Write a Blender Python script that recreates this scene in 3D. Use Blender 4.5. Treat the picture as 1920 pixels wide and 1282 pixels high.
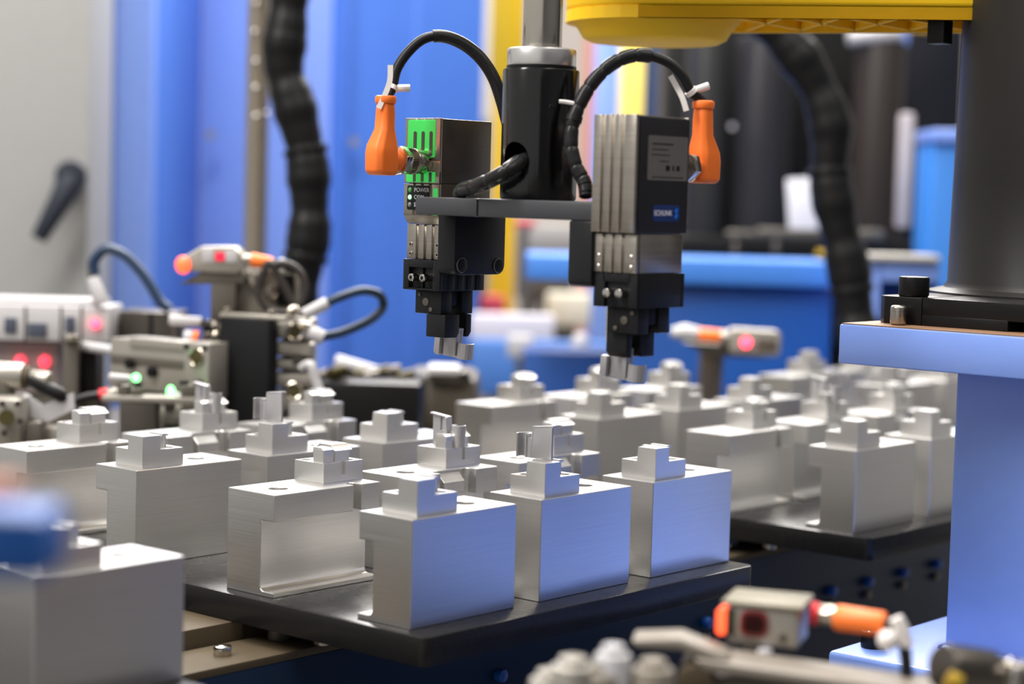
import bpy, bmesh, math, random
from mathutils import Vector, Matrix
random.seed(7)
PI = math.pi
S = 0.06            # one layout unit (the height of a fixture block) is 60 mm
sc = bpy.context.scene
COL = sc.collection
for o in list(bpy.data.objects): bpy.data.objects.remove(o)

# ------------------------------------------------------------------ camera
R = [[0.6544448529536142, -0.7556246010688552, 0.027081298012752775],
     [-0.039053712804114016, -0.06954976226873466, -0.9968137429252149],
     [0.7551004846765337, 0.6513019981758814, -0.07502643009878729]]
CX = Vector((-12.57072678794539, -11.959952587345354, 3.927592284335777))
FP = 3663.4166735655926
cam_d = bpy.data.cameras.new('camera')
cam = bpy.data.objects.new('camera', cam_d); COL.objects.link(cam)
cam.matrix_world = Matrix(((R[0][0], -R[1][0], -R[2][0], CX.x * S),
                           (R[0][1], -R[1][1], -R[2][1], CX.y * S),
                           (R[0][2], -R[1][2], -R[2][2], CX.z * S), (0, 0, 0, 1)))
cam_d.sensor_width = 36.0
cam_d.lens = FP / 1920 * 36.0
cam_d.clip_start = 0.02
cam_d.clip_end = 60
cam_d.dof.use_dof = True
cam_d.dof.focus_distance = 19.7 * S
cam_d.dof.aperture_fstop = 4.8
sc.camera = cam

# ------------------------------------------------------------------ world, lamps, exposure
sc.view_settings.view_transform = 'Standard'
sc.view_settings.look = 'None'
sc.view_settings.gamma = 1.0
sc.view_settings.use_curve_mapping = False
sc.view_settings.exposure = 0.17
W = bpy.data.worlds.new('hall_air'); sc.world = W; W.use_nodes = True
wb = W.node_tree.nodes['Background']
wb.inputs[0].default_value = (1.0, 0.975, 0.95, 1); wb.inputs[1].default_value = 0.46

def area_lamp(name, x, y, z, sx, sy, power, col=(1, .965, .92), tgt=None):
    d = bpy.data.lights.new(name, 'AREA'); d.shape = 'RECTANGLE'
    d.size = sx * S; d.size_y = sy * S; d.energy = power; d.color = col
    o = bpy.data.objects.new(name, d); COL.objects.link(o)
    o.location = Vector((x, y, z)) * S
    if tgt:
        v = Vector(tgt) - Vector((x, y, z))
        o.rotation_euler = v.to_track_quat('-Z', 'Y').to_euler()
    return o
area_lamp('ceiling_lamp', 4, 4, 44, 30, 10, 60)
area_lamp('ceiling_lamp', 30, 24, 44, 40, 10, 90)
area_lamp('ceiling_lamp', 38, 31, 30, 46, 12, 110, tgt=(2, 2, 0))
area_lamp('ceiling_lamp', -22, 10, 38, 10, 40, 85, tgt=(2, 2, 0))
area_lamp('ceiling_lamp', 4, -26, 38, 40, 10, 18, tgt=(2, 2, 0))

# ------------------------------------------------------------------ layout helpers
def ray(px, py):
    a, b = (px - 960) / FP, (py - 641) / FP
    return Vector((R[0][0]*a + R[1][0]*b + R[2][0], R[0][1]*a + R[1][1]*b + R[2][1], R[0][2]*a + R[1][2]*b + R[2][2]))
def far(D): return D if D < 36 else 36 + (D - 36) * 1.6     # the hall beyond the cell
def at(px, py, D): return CX + ray(px, py) * far(D)
def onx(px, py, x): d = ray(px, py); return CX + d * ((x - CX.x) / d.x)
def ony(px, py, y): d = ray(px, py); return CX + d * ((y - CX.y) / d.y)
def onz(px, py, z): d = ray(px, py); return CX + d * ((z - CX.z) / d.z)
YAW = math.atan2(R[2][1], R[2][0]) - PI / 2

# ------------------------------------------------------------------ materials
def lin(c): return tuple(((v/255+.055)/1.055)**2.4 if v/255 > .04045 else v/255/12.92 for v in c)
MATS = {}
def mat(name, rgb, rough=.5, metal=0., emit=0., ecol=None, brushed=0, speck=0, trans=0, coat=0, axis=2, bump=.15):
    if name in MATS: return MATS[name]
    m = bpy.data.materials.new(name); m.use_nodes = True
    nt = m.node_tree; b = nt.nodes['Principled BSDF']
    c = (*lin(rgb), 1)
    b.inputs['Base Color'].default_value = c
    b.inputs['Roughness'].default_value = rough
    b.inputs['Metallic'].default_value = metal
    if max(rgb) < 62 and not coat: b.inputs['Specular IOR Level'].default_value = .22     # matt black and navy finishes
    if coat: b.inputs['Coat Weight'].default_value = coat; b.inputs['Coat Roughness'].default_value = .12
    if trans: b.inputs['Transmission Weight'].default_value = trans
    if emit:
        b.inputs['Emission Color'].default_value = (*lin(ecol or rgb), 1); b.inputs['Emission Strength'].default_value = emit
    tc = nt.nodes.new('ShaderNodeTexCoord'); mp = nt.nodes.new('ShaderNodeMapping')
    nt.links.new(tc.outputs['Object'], mp.inputs[0])
    nz = nt.nodes.new('ShaderNodeTexNoise'); nz.inputs['Detail'].default_value = 3
    if brushed:
        sc3 = [12, 12, 12]; sc3[axis] = 900
        mp.inputs['Scale'].default_value = sc3; nz.inputs['Scale'].default_value = 1.0
    else:
        mp.inputs['Scale'].default_value = (1, 1, 1); nz.inputs['Scale'].default_value = 60
    nt.links.new(mp.outputs[0], nz.inputs['Vector'])
    amp = brushed or speck or .04
    mr = nt.nodes.new('ShaderNodeMapRange')
    mr.inputs['To Min'].default_value = 1 - amp; mr.inputs['To Max'].default_value = 1 + amp
    nt.links.new(nz.outputs[0], mr.inputs['Value'])
    mx = nt.nodes.new('ShaderNodeVectorMath'); mx.operation = 'SCALE'
    mx.inputs[0].default_value = c[:3]; nt.links.new(mr.outputs[0], mx.inputs['Scale'])
    nt.links.new(mx.outputs[0], b.inputs['Base Color'])
    mr2 = nt.nodes.new('ShaderNodeMapRange')
    mr2.inputs['To Min'].default_value = max(0, rough - amp * .4); mr2.inputs['To Max'].default_value = min(1, rough + amp * .4)
    nt.links.new(nz.outputs[0], mr2.inputs['Value']); nt.links.new(mr2.outputs[0], b.inputs['Roughness'])
    if brushed:
        bp = nt.nodes.new('ShaderNodeBump'); bp.inputs['Strength'].default_value = bump; bp.inputs['Distance'].default_value = .0004
        nt.links.new(nz.outputs[0], bp.inputs['Height']); nt.links.new(bp.outputs[0], b.inputs['Normal'])
    MATS[name] = m; return m
ALU = mat('milled_aluminium', (222, 220, 217), .32, 1., brushed=.10, bump=.055)
ALU2 = mat('insert_aluminium', (226, 224, 221), .32, .95, brushed=.05, bump=.05)
CLIP = mat('clip_grey', (176, 174, 176), .38, .55)
ANOD = mat('black_anodised', (29, 29, 31), .36, 0., speck=.1)
ANOG = mat('grey_anodised', (60, 61, 65), .42, 0., speck=.08)
GLOSS = mat('gloss_black_tube', (9, 9, 10), .16, 0., coat=.3)
RUB = mat('black_rubber', (30, 30, 31), .38)
SLEEVE = mat('black_sleeve', (34, 34, 35), .28)
STEEL = mat('ground_steel', (178, 171, 161), .3, 1., brushed=.16, bump=.08)
STEELD = mat('dark_steel', (98, 92, 86), .32, .85, brushed=.1, bump=.05)
CHROME = mat('chrome', (206, 202, 196), .14, 1.)
NICKEL = mat('nickel', (186, 178, 164), .2, 1.)
ORANGE = mat('orange_plastic', (255, 124, 46), .42)
NYLON = mat('white_nylon', (232, 226, 222), .4)
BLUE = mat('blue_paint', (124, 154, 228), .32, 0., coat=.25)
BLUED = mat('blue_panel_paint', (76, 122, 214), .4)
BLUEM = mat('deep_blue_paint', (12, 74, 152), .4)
NAVY = mat('navy_side_paint', (20, 36, 58), .36)
YEL = mat('yellow_paint', (246, 198, 0), .6, coat=.0)
YELP = mat('yellow_post_paint', (250, 200, 24), .45)
BEIGE = mat('beige_sheet', (176, 172, 166), .55)
GREYC = mat('grey_cabinet', (150, 150, 149), .5)
BRASS = mat('dusty_rail_steel', (72, 60, 40), .7, .1, speck=.18)
PLATE = mat('black_pallet', (34, 33, 33), .27, .2, speck=.12)
WHITE = mat('white_plastic', (186, 184, 186), .45)
LGREY = mat('light_grey_metal', (166, 161, 152), .36, .55)
MGREY = mat('mid_grey_metal', (104, 99, 91), .4, .5)
BLACK = mat('black_machine', (20, 20, 21), .35)
DARK = mat('bore_dark', (14, 13, 12), .6)
OLIVE = mat('bore_bronze', (64, 56, 18), .5)
PANEL = mat('dark_legend', (26, 29, 30), .35)
GREENL = mat('green_lens', (90, 230, 110), .4, emit=4., ecol=(120, 255, 140))
GREENGLOW = mat('painted_green_glow', (70, 190, 90), .3, .5, emit=.35, ecol=(60, 220, 90), brushed=.25, axis=0)  # green LED light reflected on steel, put into colour and slight emission
REDL = mat('red_led', (255, 50, 70), .4, emit=5., ecol=(255, 60, 90))
ORL = mat('orange_red_lamp', (255, 90, 50), .4, emit=1.7, ecol=(255, 92, 52))
REDW = mat('red_window', (120, 8, 6), .15, coat=.5)
REDC = mat('red_collar', (214, 40, 52), .4)
GLEN = mat('grey_led', (120, 124, 120), .3)
LEGEND = mat('white_print', (205, 205, 205), .5)
LOGOB = mat('logo_blue', (14, 44, 104), .4)
LOGOL = mat('logo_light_blue', (24, 120, 235), .4)
LABELG = mat('grey_label', (100, 96, 92), .5)
FLOORM = mat('hall_floor', (120, 118, 114), .6)
PINK = mat('pale_wall', (196, 186, 178), .6)
RUST = mat('rust_brown_paint', (128, 96, 70), .55, speck=.15)
TEAL = mat('dark_teal_cable', (16, 44, 74), .4)

# ------------------------------------------------------------------ mesh builder (layout units)
class MB:
    def __init__(s): s.bm = bmesh.new()
    def box(s, x0, x1, y0, y1, z0, z1):
        v = [s.bm.verts.new((x, y, z)) for z in (z0, z1) for (x, y) in ((x0, y0), (x1, y0), (x1, y1), (x0, y1))]
        for f in ((3, 2, 1, 0), (4, 5, 6, 7), (0, 1, 5, 4), (1, 2, 6, 5), (2, 3, 7, 6), (3, 0, 4, 7)):
            s.bm.faces.new([v[i] for i in f])
        return s
    def prism(s, pts, axis, a, b):
        """closed 2D outline pushed along an axis; outline coordinates are the other two axes in x,y,z order"""
        def P(p, t):
            return {0: (t, p[0], p[1]), 1: (p[0], t, p[1]), 2: (p[0], p[1], t)}[axis]
        lo = [s.bm.verts.new(P(p, a)) for p in pts]; hi = [s.bm.verts.new(P(p, b)) for p in pts]
        n = len(pts)
        fs = [s.bm.faces.new(lo), s.bm.faces.new(hi)]
        for i in range(n): fs.append(s.bm.faces.new((lo[i], lo[(i+1) % n], hi[(i+1) % n], hi[i])))
        bmesh.ops.recalc_face_normals(s.bm, faces=fs)
        return s
    def cyl(s, p0, p1, r, seg=24, r1=None, cap=True):
        return s.tube([p0, p1], [r, r if r1 is None else r1], seg, cap)
    def tube(s, pts, r, seg=14, cap=True):
        pts = [Vector(p) for p in pts]; n = len(pts)
        if not isinstance(r, (list, tuple)): r = [r] * n
        rings = []; up = None
        for i, p in enumerate(pts):
            a = pts[max(0, i-1)]; b = pts[min(n-1, i+1)]
            t = (b - a)
            if t.length < 1e-9: t = Vector((0, 0, 1))
            t.normalize()
            if up is None:
                up = t.orthogonal().normalized()
            else:
                up = up - t * up.dot(t)
                up = up.normalized() if up.length > 1e-6 else t.orthogonal().normalized()
            w = t.cross(up)
            rings.append([s.bm.verts.new(p + (up * math.cos(2*PI*k/seg) + w * math.sin(2*PI*k/seg)) * r[i]) for k in range(seg)])
        fs = []
        for i in range(n-1):
            for k in range(seg):
                fs.append(s.bm.faces.new((rings[i][k], rings[i][(k+1) % seg], rings[i+1][(k+1) % seg], rings[i+1][k])))
        if cap: fs.append(s.bm.faces.new(rings[0])); fs.append(s.bm.faces.new(rings[-1]))
        bmesh.ops.recalc_face_normals(s.bm, faces=fs)
        return s
    def ball(s, c, r, sx=1, sy=1, sz=1, u=16, v=10):
        m = Matrix.Translation(c) @ Matrix.Diagonal((sx, sy, sz, 1))
        bmesh.ops.create_uvsphere(s.bm, u_segments=u, v_segments=v, radius=r, matrix=m); return s
    def hexa(s, p0, p1, r): return s.tube([p0, p1], r, 6)
    def xf(s, m): bmesh.ops.transform(s.bm, matrix=m, verts=s.bm.verts); return s
    def build(s, name, m, parent=None, bevel=0., seg=2, angle=35, world=False, label=None, smooth=True):
        if world and parent is not None:
            off = Matrix(); q = parent
            while q is not None: off = q.matrix_basis @ off; q = q.parent
            off = off.inverted()
            bmesh.ops.transform(s.bm, matrix=Matrix.Diagonal((S, S, S, 1)), verts=s.bm.verts)
            bmesh.ops.transform(s.bm, matrix=off, verts=s.bm.verts)
        else:
            bmesh.ops.transform(s.bm, matrix=Matrix.Diagonal((S, S, S, 1)), verts=s.bm.verts)
        if bevel:
            es = [e for e in s.bm.edges if len(e.link_faces) == 2 and e.calc_face_angle(0) > math.radians(angle)]
            bmesh.ops.bevel(s.bm, geom=es, offset=bevel * S, segments=seg, affect='EDGES', profile=.5, clamp_overlap=True)
        me = bpy.data.meshes.new(name); s.bm.to_mesh(me); s.bm.free()
        me.materials.append(m)
        if smooth:
            me.polygons.foreach_set('use_smooth', [True] * len(me.polygons))
            me.set_sharp_from_angle(angle=math.radians(angle))
        o = bpy.data.objects.new(name, me); COL.objects.link(o)
        if parent is not None: o.parent = parent
        if label: o['label'] = label
        return o

def tag(o, label=None, cat=None, group=None, kind=None):
    if label: o['label'] = label
    if cat: o['category'] = cat
    if group: o['group'] = group
    if kind: o['kind'] = kind
    return o
def thing(name, label, cat, loc=(0, 0, 0), rz=0., group=None):
    o = bpy.data.objects.new(name, None); COL.objects.link(o)
    o.empty_display_size = .02
    o.matrix_basis = Matrix.Translation(Vector(loc) * S) @ Matrix.Rotation(rz, 4, 'Z')
    return tag(o, label, cat, group)
def copy_tree(o, parent=None):
    c = o.copy(); COL.objects.link(c)
    if parent is not None: c.parent = parent
    for ch in list(o.children): copy_tree(ch, c)
    return c
def place(o, loc, rz=0.):
    o.matrix_basis = Matrix.Translation(Vector(loc) * S) @ Matrix.Rotation(rz, 4, 'Z')
def arc2(cx, cy, r, a0, a1, n=6):
    return [(cx + r*math.cos(math.radians(a0+(a1-a0)*i/n)), cy + r*math.sin(math.radians(a0+(a1-a0)*i/n))) for i in range(n+1)]
def rrect(x0, x1, y0, y1, r, n=4):
    return arc2(x1-r, y0+r, r, -90, 0, n) + arc2(x1-r, y1-r, r, 0, 90, n) + arc2(x0+r, y1-r, r, 90, 180, n) + arc2(x0+r, y0+r, r, 180, 270, n)
def spline(P, n=8):
    P = [Vector(p) for p in P]; out = []
    for i in range(len(P)-1):
        p0 = P[max(0, i-1)]; p1 = P[i]; p2 = P[i+1]; p3 = P[min(len(P)-1, i+2)]
        for k in range(n):
            t = k / n
            out.append(.5*((2*p1)+(-p0+p2)*t+(2*p0-5*p1+4*p2-p3)*t*t+(-p0+3*p1-3*p2+p3)*t**3))
    out.append(P[-1]); return out
def text(s, size, m, parent, M, name='lettering'):
    """real flat lettering turned into a thin mesh; M places the text plane (layout units)"""
    cu = bpy.data.curves.new('t', 'FONT'); cu.body = s; cu.size = size * S; cu.extrude = .0015 * S
    cu.align_x = 'LEFT'; cu.align_y = 'CENTER'
    t = bpy.data.objects.new('t', cu); COL.objects.link(t)
    me = bpy.data.meshes.new_from_object(t.evaluated_get(bpy.context.evaluated_depsgraph_get()))
    bpy.data.objects.remove(t)
    Ms = M.copy(); Ms.translation = M.translation * S
    me.transform(Ms); me.materials.clear(); me.materials.append(m)
    o = bpy.data.objects.new(name, me); COL.objects.link(o); o.parent = parent
    return o
def cut(o, cutters):
    """real drilled holes: subtract cutter bodies and keep the result as a plain mesh"""
    bm_ = MB()
    for c in cutters: bm_.cyl(*c)
    k = bm_.build('cutter', DARK, smooth=False)
    md = o.modifiers.new('b', 'BOOLEAN'); md.operation = 'DIFFERENCE'; md.object = k; md.solver = 'EXACT'; md.use_self = True
    k.matrix_world = o.matrix_basis
    me = bpy.data.meshes.new_from_object(o.evaluated_get(bpy.context.evaluated_depsgraph_get()))
    b2 = bmesh.new(); b2.from_mesh(me)
    bmesh.ops.dissolve_limit(b2, angle_limit=math.radians(.5), verts=b2.verts, edges=b2.edges); b2.to_mesh(me); b2.free()
    o.modifiers.clear(); old = o.data; o.data = me; bpy.data.meshes.remove(old)
    bpy.data.objects.remove(k)
    return o
def slabmb(px0, py0, px1, py1, D, depth, mb=None, tilt=0.):
    """upright box facing the viewer direction at real distance D; returns builder in world layout units"""
    mb = mb or MB(); c = at((px0+px1)/2, (py0+py1)/2, D); w = (px1-px0)/FP*far(D)/2; h = (py1-py0)/FP*far(D)/2
    t = MB().box(-w, w, 0, depth, -h, h)
    M = Matrix.Translation(c) @ Matrix.Rotation(YAW, 4, 'Z') @ Matrix.Rotation(tilt, 4, 'Y')
    t.xf(M); me = bpy.data.meshes.new('x'); t.bm.to_mesh(me); t.bm.free(); mb.bm.from_mesh(me); bpy.data.meshes.remove(me)
    return mb
def colmb(px0, px1, py, D, depth, z0, z1, mb=None):
    mb = mb or MB(); c = at((px0+px1)/2, py, D); w = (px1-px0)/FP*far(D)/2
    t = MB().box(-w, w, 0, depth, z0, z1); M = Matrix.Translation((c.x, c.y, 0)) @ Matrix.Rotation(YAW, 4, 'Z')
    t.xf(M); me = bpy.data.meshes.new('x'); t.bm.to_mesh(me); t.bm.free(); mb.bm.from_mesh(me); bpy.data.meshes.remove(me)
    return mb
FZ = -15.

# ================================================================== SETTING
tag(MB().box(-60, 90, -60, 90, FZ-.5, FZ).build('floor', FLOORM), kind='structure')
# far hall wall, pale, with its left return as grey sheet
tag(colmb(-900, 2900, 360, 74, 1.5, FZ, 48).build('wall_back', PINK), kind='structure')

tag(MB().box(-60, 90, -52, -50, FZ, 40).build('unseen_blocker_wall', mat('blocker_wall_grey', (84, 84, 88), .6)), kind='structure')  # unseen wall added to block ambient light and deepen contrast between block faces
# ------------------------------------------------------------------ conveyor
cv = thing('conveyor', 'long pallet conveyor with dusty tan rails and dark blue side panel', 'conveyor', (0, 1.5, FZ))
MB().box(-9, 26, 1.5, 1.58, -3.4, -.53).build('side_panel', NAVY, cv, bevel=.01, world=True)
MB().box(-9, 26, 1.5, 2.2, -.53, -.45).build('outer_rail', BRASS, cv, bevel=.01, world=True)
MB().box(-9, 26, 2.25, 3.0, -1.2, -.272).build('inner_rail', BRASS, cv, bevel=.012, world=True)
MB().box(-9, 26, 4.0, 4.6, -1.2, -.272).build('inner_rail', BRASS, cv, bevel=.012, world=True)
MB().box(-9, 26, 4.7, 5.3, -.53, -.45).build('outer_rail', BRASS, cv, bevel=.01, world=True)
MB().box(-9, 26, 5.22, 5.3, -3.4, -.53).build('side_panel', NAVY, cv, bevel=.01, world=True)
for k in range(8):
    MB().box(-8+k*4.6, -7.4+k*4.6, 1.58, 5.22, -2.0, -1.2).build('cross_beam', MGREY, cv, world=True)
for k in range(5):
    for y in (1.62, 4.6):
        MB().box(-7+k*8, -6.2+k*8, y, y+.6, FZ, -2.0).build('leg', NAVY, cv, world=True)
boltx = [-0.77, 1.1, 2.94, 4.88, 6.75, 8.65, 9.61, 10.55, 11.5, 12.45]
for bx in boltx:
    b = MB().cyl((bx, 1.5, -1.18), (bx, 1.40, -1.18), .07, 20).build('side_bolt', BLUEM, cv, bevel=.012, world=True, label='round blue bolt head')
    if bx > 6: MB().cyl((bx, 1.5, -1.36), (bx, 1.43, -1.36), .06, 16).build('side_bolt', MGREY, cv, bevel=.01, world=True)
for bx in (-.62, 7.6, -3.9):
    MB().cyl((bx, 1.83, -.45), (bx, 1.83, -.36), .085, 24).cyl((bx, 1.83, -.36), (bx, 1.83, -.355), .05, 6).build('rail_bolt', CHROME, cv, bevel=.012, world=True)
for bx in (.2, 4.4, 7.9, 12):
    MB().cyl((bx, 1.95, -.45), (bx, 1.95, -.28), .11, 20).build('guide_roller', MGREY, cv, bevel=.02, world=True)

# ------------------------------------------------------------------ pallets
L, WD, P, Q = 1.4294, .6762, 1.7983, 7.6396
YC = [0.0, 1.7963, 3.9261, 5.8146]
pal_names = ['black pallet plate at the lower left edge carrying the blurred nearest block',
             'black pallet plate in the middle holding the front set of twelve blocks',
             'black pallet plate behind right, beyond the front pallet',
             'black pallet plate farthest back, behind the blue robot stand']
def pallet(k):
    t = thing('pallet', pal_names[k], 'pallet', ((k-1)*Q + 2.4, 3.1, -.27), 0, 'pallets on the conveyor')
    x0, x1, y0, y1 = -2.55, 2.65, -3.42, 3.8
    o = MB().prism(rrect(x0, x1, y0, y1, .09, 5), 2, 0, .27).build('plate', PLATE, t, bevel=.012)
    for (a, b) in ((x0+.3, y0+1.6), (x1-.3, y0+1.6), (x0+.3, y1-1.6), (x1-.3, y1-1.6)):
        MB().cyl((a, b, -.002), (a, b, -.10), .09, 16).build('centering_pin', STEEL, t, bevel=.01)
    return t
for k in range(4): pallet(k)

# ------------------------------------------------------------------ fixture blocks
STW = .74 * WD
def body_mesh(kind):
    mb = MB(); g = .19                      # profile opening toward low y; mirrored for the other hand
    top = [(0, 0), (.53, 0), (.53, .09)] + arc2(.585, .09, .055, 180, 60, 5) + [(.66, .15), (.98, .15)] + arc2(1.035, .09, .055, 120, 0, 5) + [(1.09, 0), (L, 0), (L, WD), (0, WD)]
    plain = [(0, 0), (1.06, 0), (1.06, .10)] + arc2(1.115, .10, .055, 180, 0, 8) + [(1.17, 0), (L, 0), (L, WD), (0, WD)]
    def my(y): return y if kind != 'near' else WD - y
    if kind != 'near':
        mb.prism(top if kind == 'far' else plain, 2, .74, 1.0)
    else:
        mb.box(0, L, 0, WD, .74, 1.0)
    # stem with a milled fillet down to the foot
    f = [(my(WD), 0), (my(0), 0), (my(0), .05), (my(g-.05), .05)] + [(my(g-.05+.05*math.sin(a)), .05+.05*(1-math.cos(a))) for a in (.5, 1.0, PI/2)] + [(my(g), .74), (my(WD), .74)]
    mb.prism(f, 0, 0, L)
    if kind == 'far':   # chamfered land between the two milled reliefs
        mb.prism([(.16, .76), (.06, .76), (.06, .88), (.16, .975)], 0, .655, .975)
    return mb
def insert_near():
    mb = MB(); mb.box(0, .54, 0, .45, 0, .18)
    mb.prism([(0, .1), (.255, .1), (.235, .33), (0, .33)], 0, 0, .235)     # tall stop with a slanted flank
    mb.prism([(.20, .1), (.44, .1), (.43, .31), (.40, .325), (.36, .325), (.33, .29), (.29, .30), (.27, .322), (.20, .322)], 1, .12, .34)
    
    return mb
def insert_far():
    mb = MB(); mb.prism([(0, 0), (.25, 0), (.25, .035), (.30, .035), (.30, 0), (.55, 0), (.55, .43), (0, .43)], 2, 0, .20)
    mb.box(.25, .30, 0, .035, 0, .07)
    mb.prism([(.03, .1), (.17, .1), (.17, .33), (.03, .33)], 1, .04, .19)
    mb.prism([(.03, .28), (.20, .28), (.20, .35), (.08, .35), (.04, .325)], 0, .035, .165)
    mb.prism([(.05, .1), (.33, .1), (.32, .335), (.28, .365), (.12, .365), (.09, .335), (.05, .31)], 0, .20, .44)
    return mb
def proto(kind):
    t = thing('fixture_block', 'x', 'block', (0, 0, 0))
    b = body_mesh(kind).build('body', ALU, t, smooth=False)
    holes = [((1.08, .36, .9), (1.08, .36, 1.1), .10, 24)] if kind == 'near' else [((.32, .31, .9), (.32, .31, 1.1), .10, 24)]
    holes.append(((.35, .3, .9), (.35, .3, 1.1), .05, 12) if kind == 'near' else ((1.1, .36, .9), (1.1, .36, 1.1), .05, 12))
    cut(b, holes[:1])
    bm_ = bmesh.new(); bm_.from_mesh(b.data)
    es = [e for e in bm_.edges if len(e.link_faces) == 2 and e.calc_face_angle(0) > math.radians(60)]
    bmesh.ops.bevel(bm_, geom=es, offset=.006*S, segments=1, affect='EDGES', clamp_overlap=True)
    bm_.to_mesh(b.data); bm_.free()
    h = holes[0]
    MB().cyl((h[0][0], h[0][1], .905), (h[0][0], h[0][1], .955), .075, 20).build('screw', STEELD, t, bevel=.01)
    if kind == 'near':
        i = insert_near().build('locating_insert', ALU2, t, smooth=False); i.location = Vector((.15, .09, .999)) * S
        cut(i, [((.42, .10, .1), (.42, .10, .3), .055, 18), ((.12, .35, .1), (.12, .35, .3), .055, 18)])
    else:
        i = insert_far().build('locating_insert', ALU2, t, smooth=False); i.location = Vector((.88, .25, .999)) * S
        cut(i, [((.08, .35, .1), (.08, .35, .3), .05, 18), ((.43, .09, .1), (.43, .09, .3), .05, 18)])
    bm_ = bmesh.new(); bm_.from_mesh(i.data)
    es = [e for e in bm_.edges if len(e.link_faces) == 2 and e.calc_face_angle(0) > math.radians(50)]
    bmesh.ops.bevel(bm_, geom=es, offset=.006*S, segments=2, affect='EDGES', clamp_overlap=True)
    bm_.to_mesh(i.data); bm_.free()
    i.data.polygons.foreach_set('use_smooth', [True]*len(i.data.polygons)); i.data.set_sharp_from_angle(angle=math.radians(30))
    return t
protos = {'near': proto('near'), 'far': proto('far'), 'far_plain': proto('far_plain')}
used = set()
colname = ['right file', 'second file from right', 'third file from right', 'left file']
rowname = ['nearest', 'middle', 'rearmost']
palname = ['lower left pallet', 'front pallet', 'second pallet', 'third pallet']
clipped = {(1, 1, 0), (1, 1, 1), (1, 1, 2), (1, 1, 3), (2, 1, 1), (2, 1, 3)}
def block(k, r, c):
    kind = 'near' if c in (0, 2) else ('far_plain' if r == 0 else 'far')
    o = protos[kind] if kind not in used else copy_tree(protos[kind]); used.add(kind)
    x = (k-1)*Q + r*P; y = YC[c] + (.03 if c == 1 else 0)
    place(o, (x, y, 0.0))
    s = 'clip on top, ' if (k, r, c) in clipped else ''
    o['label'] = 'aluminium block, %s%s of the %s, %s' % (s, rowname[r], colname[c], palname[k])
    o['group'] = 'aluminium fixture blocks on the ' + palname[k]
    return o
for k in range(4):
    for c in range(4):
        for r in range(3):
            if k == 0 and not (c == 0 and r == 2): continue
            if k == 2 and c == 0 and r == 2: continue
            if k == 3 and c == 0: continue
            block(k, r, c)

# ------------------------------------------------------------------ small clips (workpieces)
def clip_parts(t):
    """a: toward -y, h: up, thickness along x; plate with lip, slanted web and an open half tube"""
    def A(a): return -a
    MB().prism([(A(0), -.14), (A(.06), -.14), (A(.06), 0), (A(.27), 0), (A(.235), .31), (A(0), .33)], 0, 0, .028).build('plate', CLIP, t, bevel=.004)
    MB().prism([(A(-.012), .325), (A(.25), .30), (A(.25), .318), (A(-.012), .345)], 0, -.035, .03).build('top_lip', CLIP, t, bevel=.003)
    MB().prism([(A(.235), .31), (A(.25), .31), (A(.285), 0), (A(.265), 0)], 0, -.07, .03).build('slanted_web', CLIP, t, bevel=.003)
    m = MB()
    ro, ri, cx, cy = .075, .058, .0, A(.385)
    out = [(cx + ro*math.cos(math.radians(q)), cy + ro*math.sin(math.radians(q))) for q in range(60, 331, 15)]
    inn = [(cx + ri*math.cos(math.radians(q)), cy + ri*math.sin(math.radians(q))) for q in range(330, 59, -15)]
    n = len(out)
    for i in range(n-1):
        j = n-1-i
        m.prism([out[i], out[i+1], inn[j-1], inn[j]], 2, 0, .235)
    m.box(.0, .025, A(.35), A(.24), 0, .20)
    bmesh.ops.remove_doubles(m.bm, verts=m.bm.verts, dist=1e-5)
    m.build('half_tube', CLIP, t)
    MB().box(-.02, 0, A(.13), A(.118), .0, .31).build('rib', CLIP, t)
def new_clip(label, loc, rz, group='grey metal clips'):
    global clip0
    t = copy_tree(clip0) if clip0 else None
    if t is None:
        t = thing('metal_clip', label, 'clip', loc, rz, group); clip_parts(t); clip0 = t
    t['label'] = label; t['group'] = group
    M = Matrix.Translation(Vector(loc) * S) @ Matrix.Rotation(rz, 4, 'Z')
    t.matrix_basis = M
    return t
clip0 = None
CG = 'grey clips standing in the block inserts'
new_clip('small grey clip standing upright in the rounded insert at the middle of the front pallet', (P+1.11, YC[1]+.03+.25+.42, 1.205), 0, CG)
new_clip('grey clip seen flat from behind, in the middle block of the right-hand file', (P+.42, .22, 1.325), PI, CG)
new_clip('grey clip seen flat from behind, in front of the black mounting plate', (P+.42, YC[2]+.22, 1.325), PI, CG)
new_clip('grey clip blurred in the left-hand file beside the green lamp', (P+1.11, YC[3]+.25+.42, 1.205), 0, CG)
new_clip('grey clip blurred on the second pallet, in the second file from the right', (Q+P+1.11, YC[1]+.03+.25+.42, 1.205), 0, CG)

# ================================================================== TOOL HOLDER AND GRIPPERS
GX, GY = 1.341, -1.377                 # front corner of the right-hand gripper
LX, LY = 1.741, 1.406                  # front corner of the left-hand gripper
CYX, CYY = 1.843, .194                  # shaft axis
th = thing('tool_holder', 'black quill tube with silver collar and cross bar carrying two grippers', 'tool holder', (CYX, CYY, 3.70))
bar_top, bar_bot = 3.885, 3.71
MB().box(GX, GX+1.05, GY+.48, .52, bar_bot, bar_top).build('cross_bar', ANOG, th, bevel=.015, world=True)
MB().box(GX-.015, GX+1.05, .52, 1.33, bar_bot, bar_top).build('cross_bar', ANOG, th, bevel=.015, world=True)
def legplate(x0, x1, y0, y1, z0, z1, r=.1):
    return MB().prism(arc2(x0+r*.7, z0+r*.7, r*.7, 180, 270, 5) + arc2(x1-r, z0+r, r, 270, 360, 5) + [(x1, z1), (x0, z1)], 1, y0, y1)
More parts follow.
